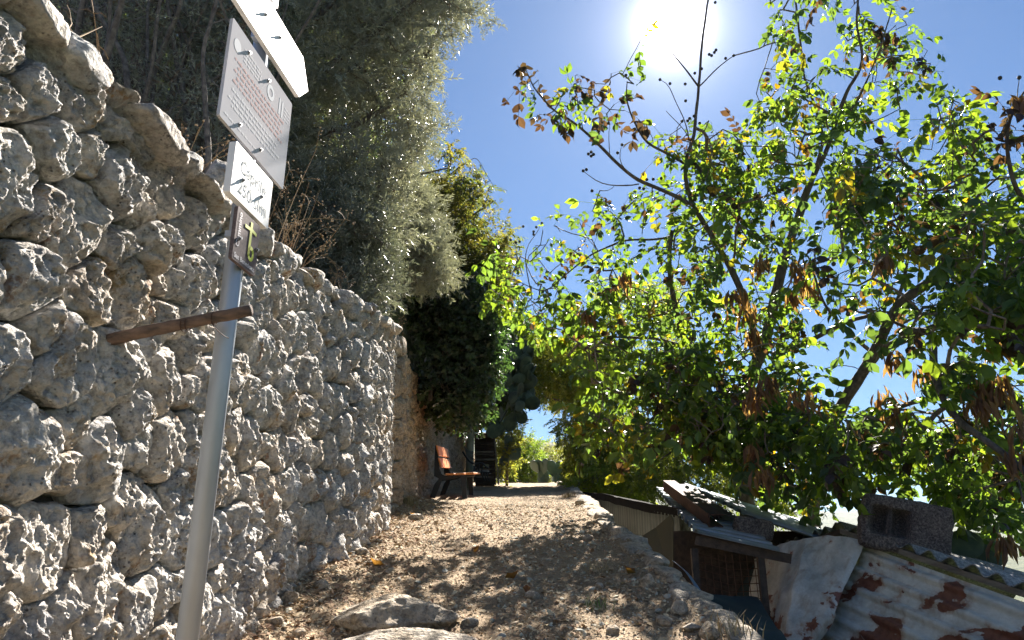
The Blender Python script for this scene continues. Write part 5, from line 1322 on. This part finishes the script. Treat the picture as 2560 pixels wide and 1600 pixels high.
leafy(ol, lo_, [([(700, -120), (1150, -120), (1165, 15), (1085, 70), (1080, 260), (1105, 310), (1040, 400), (1000, 480), (1040, 560), (960, 620), (860, 560), (760, 600), (690, 520), (700, 300)], 3600, dep, -.18),
                ([(470, -60), (720, -60), (740, 500), (680, 470), (560, 300)], 1300, (4.8, 6.6), -.15),
                ([(1080, -60), (1190, -40), (1200, 60), (1150, 40), (1125, 130)], 70, (5.8, 6.6), -1)], 71, OT, OLIVE, M['leaf_olive'], per=(2, 3), maxlen=3)
ol2 = empty('olive_tree', (-2.3, 8.6, 2.5), 'darker olive crown behind the chain link fence', 'tree')
leafy(ol2, [('trunk', base_limb(-2.6, 8.6, 2.3, [(800, 640), (840, 560), (900, 480), (980, 400)], (8.6, 8.6), .08, .03), 9),
            ('branch', poly3([(850, 560), (960, 600), (1060, 620), (1130, 650)], (8.6, 9.2), .03, .01), 7)],
      [([(860, 480), (1000, 430), (1060, 480), (1100, 600), (1120, 700), (1040, 720), (980, 640), (880, 600)], 2300, (7.6, 9.8), -.25)], 72, OT, OLIVE, M['leaf_olive'], per=(2, 3), maxlen=3)
# bare tangled shrub, near, behind the wall
BT = [sprig(np.random.default_rng(20 + i), 10, .20, .040, .009) for i in range(4)]
sh = empty('tangled_shrub', (-2.6, 4.2, 1.9), 'half bare tangled shrub with many thin grey stems behind the wall', 'shrub')
rb = np.random.default_rng(12); lb_ = []
for i in range(34):
    u0 = rb.uniform(150, 640); v0 = 120 + (u0 - 150) * .62; y0_ = rb.uniform(3.6, 5.2); du = rb.normal(20, 110)
    lb_.append(('stem', poly3([(u0, v0 + 60), (u0 + du * .3, v0 - 90), (u0 + du * .6 + rb.normal(0, 30), v0 - 230), (u0 + du + rb.normal(0, 40), v0 - 400), (u0 + du * 1.5, v0 - 620)], (y0_, y0_ * rb.uniform(.9, 1.1)), rb.uniform(.012, .030), .005), 6))
for i in range(len(lb_)):
    k_, st_, n_ = lb_[i]; p = st_[0]; zt_ = float(wtop(min(p[1], 7.4))) - .20 + .22 * max(0.0, float(xwall(p[1])) - .18 - p[0])
    if p[2] > zt_: st_ = np.concatenate([[[p[0], p[1], zt_, p[3] * 1.1]], st_])
    lb_[i] = (k_, st_, n_)
leafy(sh, lb_, [([(100, -80), (620, -80), (640, 420), (520, 400), (400, 330), (250, 180), (130, 60)], 2300, (3.9, 6.2), -.3)], 73, BT, OLIVE, M['leaf_olive'], per=(1, 2), rad=(.0034, .0016), barkm='twig', spread=1.0)
sh2 = empty('tangled_shrub', (-2.4, 4.6, 2.0), 'dark leafy thicket low behind the signpost', 'shrub')
leafy(sh2, [('stem', base_limb(-2.5, 5.2, 1.9, [(520, 420), (600, 330), (700, 240)], (5.2, 5.4), .03, .01), 6), ('stem', poly3([(640, 560), (720, 480), (800, 420)], (5.2, 5.8), .02, .01), 6), ('stem', poly3([(820, 700), (860, 620), (900, 560)], (6.6, 6.8), .02, .01), 6)],
      [([(430, 380), (560, 300), (700, 380), (820, 500), (960, 560), (970, 720), (900, 790), (800, 690), (660, 560), (560, 470)], 2600, (5.2, 7.8), -.35)], 74, OT, [(.13, .14, .10), (.17, .18, .12), (.11, .12, .09)], M['leaf_olive'], per=(2, 3))
sh3 = empty('dense_hedge', (-4.2, 7.2, 3), 'dense dark undergrowth filling the bank behind the trees', 'hedge')
DK = [sprig(np.random.default_rng(30 + i), 16, .34, .11, .040, 1.2) for i in range(3)]
leafy(sh3, [('stem', poly3([(300, 200), (420, 60), (500, -100)], (8, 8), .05, .02), 6), ('stem', poly3([(700, 560), (760, 400), (800, 200)], (8.6, 8.6), .05, .02), 6), ('stem', poly3([(500, 360), (560, 200), (600, 0)], (8, 8), .05, .02), 6)],
      [([(60, -140), (1000, -140), (1010, 100), (930, 400), (980, 620), (950, 800), (850, 760), (640, 560), (420, 360), (200, 160)], 2600, (8.0, 10.5), -.5)], 75, DK, [(.11, .12, .09), (.14, .15, .10), (.16, .165, .12)], M['leaf_dark'], per=(1, 2), maxlen=5)

# yellowing tree beyond, ivy, and the pale hanging tree
YT = [sprig(np.random.default_rng(40 + i), 18, .26, .075, .022, 1.1, .6) for i in range(5)]
yt = empty('yellowing_tree', (-1.9, 11.5, 2.6), 'yellow green thin-leaved tree rising behind the ivy at the wall end', 'tree')
leafy(yt, [('trunk', base_limb(-1.9, 11.6, 2.3, [(1060, 700), (1090, 600), (1110, 480), (1130, 380)], (11.6, 11.2), .06, .02), 8), ('branch', poly3([(1090, 620), (1150, 560), (1210, 520), (1240, 500)], (11.5, 11.2), .03, .005), 6),
           ('branch', poly3([(1080, 700), (1160, 680), (1230, 660), (1290, 690)], (11.5, 11.2), .03, .005), 6), ('branch', poly3([(1120, 440), (1160, 410), (1190, 390), (1235, 470)], (11.2, 11.0), .012, .003), 5)],
      [([(1080, 420), (1160, 470), (1200, 560), (1265, 580), (1280, 700), (1260, 800), (1160, 780), (1090, 640)], 1100, (10.4, 12.2), -.2),
       ([(1090, 330), (1180, 400), (1240, 470), (1250, 560), (1150, 480)], 60, (10.6, 11.4), -1)], 76, YT, [(.085, .08, .035), (.07, .08, .035), (.11, .095, .04), (.055, .065, .03)], M['leaf_yellow'], per=(2, 3), droop=.5, maxlen=3)
IV = [sprig(np.random.default_rng(50 + i), 16, .22, .065, .046, 1.3, .5) for i in range(4)]
iv = empty('ivy', (-1.7, 10.2, 2.6), 'dark glossy ivy heaped over the far wall beside the fence', 'ivy')
leafy(iv, [('stem', poly3([(1075, 1000), (1080, 880), (1060, 760), (1090, 700)], (10.0, 10.6), .03, .01), 6), ('stem', poly3([(1120, 1020), (1140, 900), (1150, 780)], (11, 11), .03, .01), 6)],
      [([(1000, 750), (1060, 680), (1180, 700), (1240, 790), (1240, 900), (1200, 1030), (1150, 1050), (1100, 960), (1045, 860)], 2300, (9.6, 11.8), -.4), ([(985, 800), (1040, 790), (1100, 930), (1150, 1070), (1105, 1040), (1040, 940)], 700, (10.5, 13.5), -1)], 77, IV, [(.040, .062, .038), (.055, .080, .045), (.035, .050, .035)], M['leaf_dark'], per=(2, 3), droop=.4)
HT_ = [sprig(np.random.default_rng(60 + i), 20, .34, .085, .026, .9, .9) for i in range(5)]
pt_ = empty('carob_tree', (1.6, 18.5, .2), 'pale green small-leaved tree hanging over the crest of the path', 'tree')
leafy(pt_, [('trunk', np.concatenate([[[2.0, 18.2, -1, .14]], poly3([(1500, 1190), (1480, 1080), (1440, 980), (1400, 900)], (18.2, 17.5), .12, .04)]), 9),
            ('branch', poly3([(1450, 1000), (1390, 1000), (1320, 980), (1270, 960)], (17.6, 17.2), .04, .01), 7), ('branch', poly3([(1490, 1100), (1560, 1000), (1620, 900)], (17.8, 18), .04, .01), 7), ('branch', poly3([(1490, 1120), (1420, 1090), (1370, 1080)], (17.8, 17.2), .03, .01), 7)],
      [([(1280, 860), (1400, 840), (1520, 880), (1560, 1000), (1480, 1000), (1420, 1020), (1340, 985), (1250, 960)], 1700, (16.4, 19.5), -.22),
       ([(1390, 1060), (1470, 1010), (1600, 1040), (1700, 1180), (1600, 1230), (1440, 1215), (1420, 1150)], 1500, (14.6, 18.5), -.22),
       ([(1480, 700), (1700, 700), (1760, 1000), (1560, 1020), (1500, 880)], 700, (17, 20), -.1)], 78, HT_, [(.13, .15, .045), (.17, .18, .05), (.09, .12, .035), (.22, .21, .07)], M['leaf_yellow'], per=(2, 3), droop=1.0, maxlen=4)
st_ = empty('olive_tree', (3.6, 15.5, -1), 'distant pale tree seen through the gaps between the walnuts', 'tree')
leafy(st_, [('trunk', np.concatenate([[[3.6, 15.6, -2, .14]], poly3([(1700, 1200), (1690, 1100), (1700, 1000)], (15.6, 15.4), .12, .05)]), 8)],
      [([(1560, 1100), (1700, 1060), (1860, 1080), (1960, 1180), (1960, 1290), (1760, 1250), (1600, 1220)], 900, (13, 16.5), -.25)], 79, HT_, [(.10, .115, .035), (.13, .135, .04), (.07, .09, .03)], M['leaf_yellow'], per=(2, 2), droop=.6, maxlen=4)
fs = empty('dense_shrub', (-.4, 18.4, 2), 'dark green tall shrub closing the view behind the big prickly pear', 'shrub')
leafy(fs, [('stem', np.concatenate([[[-.6, 18.3, 1.6, .06]], poly3([(1220, 1080), (1230, 980), (1240, 880)], (18.3, 18.2), .05, .02)]), 7)],
      [([(1170, 800), (1230, 760), (1320, 800), (1340, 900), (1310, 990), (1260, 1040), (1180, 1070)], 1200, (17, 19.4), -.5)], 93, HT_, [(.05, .08, .035), (.065, .10, .04), (.04, .065, .03)], M['leaf_dark'], per=(2, 3), droop=.6, maxlen=4, sc_=(.9, 1.4))
# shrubs at the crest
RTp = [sprig(np.random.default_rng(80 + i), 18, .30, .07, .024, 1.2, .1) for i in range(4)]
for i, (nm, poly, n, dp, pal, lb, cat) in enumerate([
    ('round_bush', [(1250, 1150), (1275, 1095), (1310, 1088), (1345, 1110), (1352, 1160), (1345, 1215), (1255, 1215)], 900, (23, 26), [(.07, .10, .03), (.10, .125, .035), (.05, .08, .03)], 'rounded green bush just beyond the crest of the path', 'bush'),
    ('grey_bush', [(1340, 1130), (1370, 1110), (1410, 1120), (1450, 1150), (1450, 1215), (1345, 1215)], 500, (26, 29), [(.13, .13, .095), (.10, .11, .075)], 'greyish dry bush behind the small prickly pear', 'bush'),
    ('low_bush', [(1440, 1190), (1500, 1175), (1560, 1200), (1600, 1240), (1440, 1225)], 300, (14, 16), [(.12, .15, .03), (.16, .17, .035)], 'bright low bush above the black felt edge', 'bush'),
    ('vine', [(1235, 1100), (1260, 1060), (1300, 1080), (1290, 1150), (1250, 1200)], 160, (17, 18), [(.14, .14, .05), (.10, .11, .05)], 'pale leafy vine over the timber rack', 'vine')]):
    c = region(np.random.default_rng(i), poly, 40, dp).mean(0); g = empty(nm, (c[0], c[1], c[2] - .6), lb, cat)
    leafy(g, [('stem', np.array([[c[0], c[1], c[2] - 1.6, .05], [c[0], c[1], c[2] - .3, .03], [c[0] + .2, c[1], c[2] + .1, .01]]), 5)], [(poly, n, dp, -.3)], 90 + i, RTp, pal, M['leaf_yellow'], per=(1, 2), maxlen=4, sc_=(.8, 1.5))

# ---- prickly pears
def pad_mesh(m_, seed):
    V, F = IC[3]; r_ = np.random.default_rng(seed); V = V.copy(); z = V[:, 2]; wdt = .62 + .20 * z - .12 * z * z
    V = np.stack([V[:, 0] * .5 * (wdt / .62) , V[:, 1] * .085 + .04 * V[:, 0] ** 2 * r_.uniform(-1, 1), (z + 1) * .72], 1); V[:, 1] += .08 * (V[:, 2] - .7) * r_.uniform(-1, 1)
    return mesh('pad', V + .01 * fbm(V * 3 + seed, 2)[:, None], [F], m_, True)
PM = [pad_mesh(M['pad'], i) for i in range(3)]; PM2 = [pad_mesh(M['pad2'], i + 5) for i in range(2)]
def pear(root, starts, r_, size, meshes, n_chain, up, keep):
    cnt_ = 0
    for s_ in starts:
        stack = [(np.array(s_[:3]), np.array(s_[3:6]), 0)]
        while stack and cnt_ < 290:
            p, d, g = stack.pop(); d = d / np.linalg.norm(d); yaw_ = r_.uniform(-1.5, 1.5)
            x = np.cross(d, [math.sin(yaw_), math.cos(yaw_), .1]); x /= np.linalg.norm(x); y = np.cross(d, x); sc = size * r_.uniform(.75, 1.2)
            u, v = pix(p + d * sc * .7)
            if not keep(float(u), float(v)): continue
            o = bpy.data.objects.new('pad', meshes[r_.integers(len(meshes))]); COL.objects.link(o); o.parent = root; o.matrix_parent_inverse = Matrix.Translation(-root.location)
            mm = Matrix(np.stack([x, y, d], 1).tolist()).to_4x4(); o.matrix_basis = Matrix.Translation(Vector(p)) @ mm @ Matrix.Scale(float(sc), 4); cnt_ += 1
            if g < n_chain:
                for _ in range(r_.integers(1, 4)):
                    a = r_.uniform(-1.1, 1.1); nd = d * math.cos(a) + x * math.sin(a) + r_.normal(0, .35, 3); nd += np.array(up)
                    stack.append((p + d * sc * (.72 + .66 * math.cos(a)) + x * sc * .42 * math.sin(a), nd, g + 1))
pc = empty('prickly_pear', (-.9, 15.8, 2.2), 'big dark prickly pear hanging over the wall end, propped on a post', 'cactus')
rp = np.random.default_rng(19); st0 = []
limb(pc, 'stem', poly3([(1165, 1080), (1172, 1000), (1180, 920), (1190, 840), (1185, 800)], (15.9, 15.6), .10, .06), M['dark_wood'], 9)
limb(pc, 'stem', poly3([(1172, 985), (1210, 930), (1250, 900), (1275, 880)], (15.7, 15.6), .07, .05), M['dark_wood'], 9)
for u, v, du in ((1180, 1040, 1), (1185, 1000, 1), (1180, 960, -.4), (1190, 930, .8), (1200, 900, 1), (1185, 870, -.6), (1195, 850, .6), (1185, 820, 0), (1240, 905, .8), (1265, 885, .8), (1230, 960, .9), (1210, 1000, 1), (1240, 1000, .8), (1165, 900, -.5), (1215, 940, .3), (1250, 930, .4), (1270, 960, .5)):
    p = P(u, v, rp.uniform(15.2, 16.2)); st0.append([*p, du, rp.uniform(-.5, .3), rp.uniform(-.7, .6)])
def keepf(u, v): return in_poly([(1120, 800), (1160, 780), (1200, 790), (1290, 830), (1345, 880), (1320, 960), (1335, 1010), (1280, 1060), (1240, 1085), (1195, 1060), (1150, 1020), (1135, 900)], np.array([u]), np.array([v]))[0]
pear(pc, st0, rp, .25, PM, 3, (.0, 0, -.05), keepf)
pc2 = empty('prickly_pear', (1.0, 20.5, 2.0), 'small blue green prickly pear standing at the crest of the path', 'cactus')
st0 = [[*P(u, 1212, 20.4), rp.uniform(-.5, .5), 0, 1] for u in (1348, 1366, 1385, 1398, 1412)]
pear(pc2, st0, rp, .26, PM2, 2, (0, 0, .5), lambda u, v: 1330 < u < 1430 and v > 1165)
pc3 = empty('prickly_pear', (.2, 17.5, 1.9), 'pale prickly pear leaning beside the timber rack', 'cactus')
st0 = [[*P(u, v, 17.2), rp.uniform(-.2, .9), 0, .8] for u, v in ((1245, 1200), (1250, 1170), (1255, 1140), (1262, 1120))]
pear(pc3, st0, rp, .22, PM2, 2, (.2, 0, .2), lambda u, v: 1240 < u < 1292 and v > 1095)
pc4 = empty('prickly_pear', P(2420, 1400, 5.8), 'prickly pear pad poking up behind the large block on the roof', 'cactus')
st0 = [[*P(2360, 1385, 5.9), .6, 0, .25], [*P(2352, 1350, 6.1), .2, 0, .9], [*P(2420, 1390, 6.0), 1, 0, .1]]
pear(pc4, st0, rp, .20, PM, 0, (0, 0, 0), lambda u, v: True)

# ---- dry stalks on the wall top
def stalks(name, pts, seed, n, ln, label, lean=(0, 0, 0), seeds=True):
    r_ = np.random.default_rng(seed); c = np.array(pts); q = MB(); root = c.mean(0)
    for i in range(n):
        p = c[r_.integers(len(c))] + r_.normal(0, .04, 3) * (1, 1, 0); d = np.array([r_.normal(.1, .45), r_.normal(-.1, .4), 1.]) + lean; d /= np.linalg.norm(d); l = ln * r_.uniform(.4, 1.1)
        L_ = smooth_line([p, p + d * l * .5 + r_.normal(0, .02, 3), p + d * l + np.array([r_.normal(0, .1), r_.normal(0, .1), -.12 * l])], 7); q.tube(L_, np.linspace(.0026, .0012, 7), 4, False)
        for _ in range(r_.integers(2, 6)):
            f = r_.integers(3, 7); a = L_[f]; e_ = a + r_.normal(0, .09, 3) * l; q.tube([a, (a + e_) / 2 + (0, 0, .01), e_], .0011, 3, False)
            if seeds:
                for _k in range(3): V, F = IC[1]; q.add(V * .005 + e_ + r_.normal(0, .012, 3), [tuple(f_) for f_ in F])
    return ob(name, mesh(name, np.concatenate(q.v), q.f, M['dry'], False), label=label, cat='plant')
def wt(y, dx=-.15): return np.array([float(xwall(y)) + dx, y, float(wtop(y)) + .02])
stalks('dry_stalks', [wt(1.75), wt(1.9)], 3, 7, .45, 'few straw coloured dry stalks rooted near the top of the stone wall', (-.2, .1, 0), False)
stalks('dry_stalks', [wt(3.6), wt(3.9), wt(4.2)], 4, 26, .50, 'rust brown seedheads of dry weeds on the wall behind the signpost')
for i_, (y_, l_) in enumerate(((4.8, 'thin dry weed on the wall crest just past the tall seedheads'), (5.6, 'sparse dry weed on the wall crest halfway to the wire fence'), (2.6, 'small dry weed on the wall crest left of the signpost'))):
    stalks('dry_stalks', [wt(y_)], 50 + i_, 6, .30, l_)
stalks('dry_stalks', [wt(7.1), np.array([-1.3, 7.7, 2.15])], 6, 16, .38, 'curling dry weeds at the corner of the two walls')
q = MB(); a = P(165, 104, 1.62); b_ = P(255, 66, 1.75); q.tube(smooth_line([a, a * .6 + b_ * .4 + (0, 0, -.003), b_], 10), np.linspace(.0028, .001, 10), 5)
q.build('straw', M['dry'], None, label='single straw sticking out beyond the near wall top', cat='straw')

for i, (u, v, lb) in enumerate(((1318, 1492, 'curled brown dead leaf standing on the bare front of the path'), (1262, 1452, 'brown dead leaf lying in the dappled shade mid path'), (1045, 1296, 'reddish dead leaf near the bench foot'),
                             (1590, 1440, 'dead leaf on the rubble by the path edge'), (960, 1420, 'tan dead leaf between wall foot and path middle'), (1180, 1385, 'dark dead leaf on the sunny left half of the path'))):
    g = G(u, v); q_ = np.random.default_rng(900 + i); V = hexleaf(.085, .05, 1.4, -.5); V[:, 2] += .012; V = V @ rotz(q_.uniform(0, 6)).T
    ob('fallen_leaf', mesh('fallen_leaf', V, [HT, HQ], M['leaf_yellow'], True, np.tile([[.16, .075, .04]], (8, 1))), label=lb, cat='leaf', group='dead walnut leaves on the path', loc=tuple(g + np.array([0, 0, .004])))
# tufts of grass
def tuft(name, p, n, ln, c, seed, label):
    r_ = np.random.default_rng(seed); T = np.array([[-.5, 0, 0], [.5, 0, 0], [.3, .25, .55], [-.3, .25, .55], [0, .7, 1]]); 
    pos_ = np.array(p) + r_.normal(0, .05, (n, 3)) * (1, 1, 0); pos_[:, 2] = zg(pos_[:, 0], pos_[:, 1]); a = r_.uniform(0, 6.28, n); Rm = np.stack([rotz(x) for x in a]); Rm = Rm * np.array([.08, 1, 1])[None, None]
    V, F, C = instance(T, [np.array([[0, 1, 2, 3]]), np.array([[3, 2, 4]])], pos_, Rm, ln * r_.uniform(.5, 1.1, n), np.tile([c], (n, 1)) * r_.uniform(.7, 1.2, (n, 1)))
    ob(name, mesh(name, V, F, M['litter'], False, C), label=label, cat='grass', kind='stuff')
tuft('grass_tuft', G(1490, 1515), 60, .05, (.12, .20, .04), 1, 'small green weed tuft in the middle of the path')
tuft('grass_tuft', G(1420, 1245), 120, .09, (.34, .27, .13), 2, 'straw coloured grass near the crest of the path')
tuft('grass_tuft', G(1500, 1430), 90, .06, (.40, .32, .18), 3, 'dry grass patch at the shaded path edge')
tuft('grass_tuft', G(1020, 1262), 140, .10, (.30, .25, .13), 4, 'dry grass under the orange bench')
tuft('grass_tuft', G(1850, 1590), 60, .10, (.42, .33, .2), 5, 'dry weed at the near corner of the path edge')
hz, t, b, o = mat('pale_haze'); t.nodes.remove(b)
pv = N(t, 'ShaderNodeVolumePrincipled'); pv.inputs['Density'].default_value = .00007; pv.inputs['Color'].default_value = (.80, .88, 1.0, 1); pv.inputs['Anisotropy'].default_value = .2
L(t, pv.outputs[0], o.inputs['Volume'])
zlo = float(Zt.min()) - 1.0; zhi = float(Zt.max()) + 12
MB().box((0, 0, (zlo + zhi) / 2), (8000, 8000, zhi - zlo)).build('haze', hz, None, kind='stuff', label='thin pale daylight haze over the valley')
#SECTION4
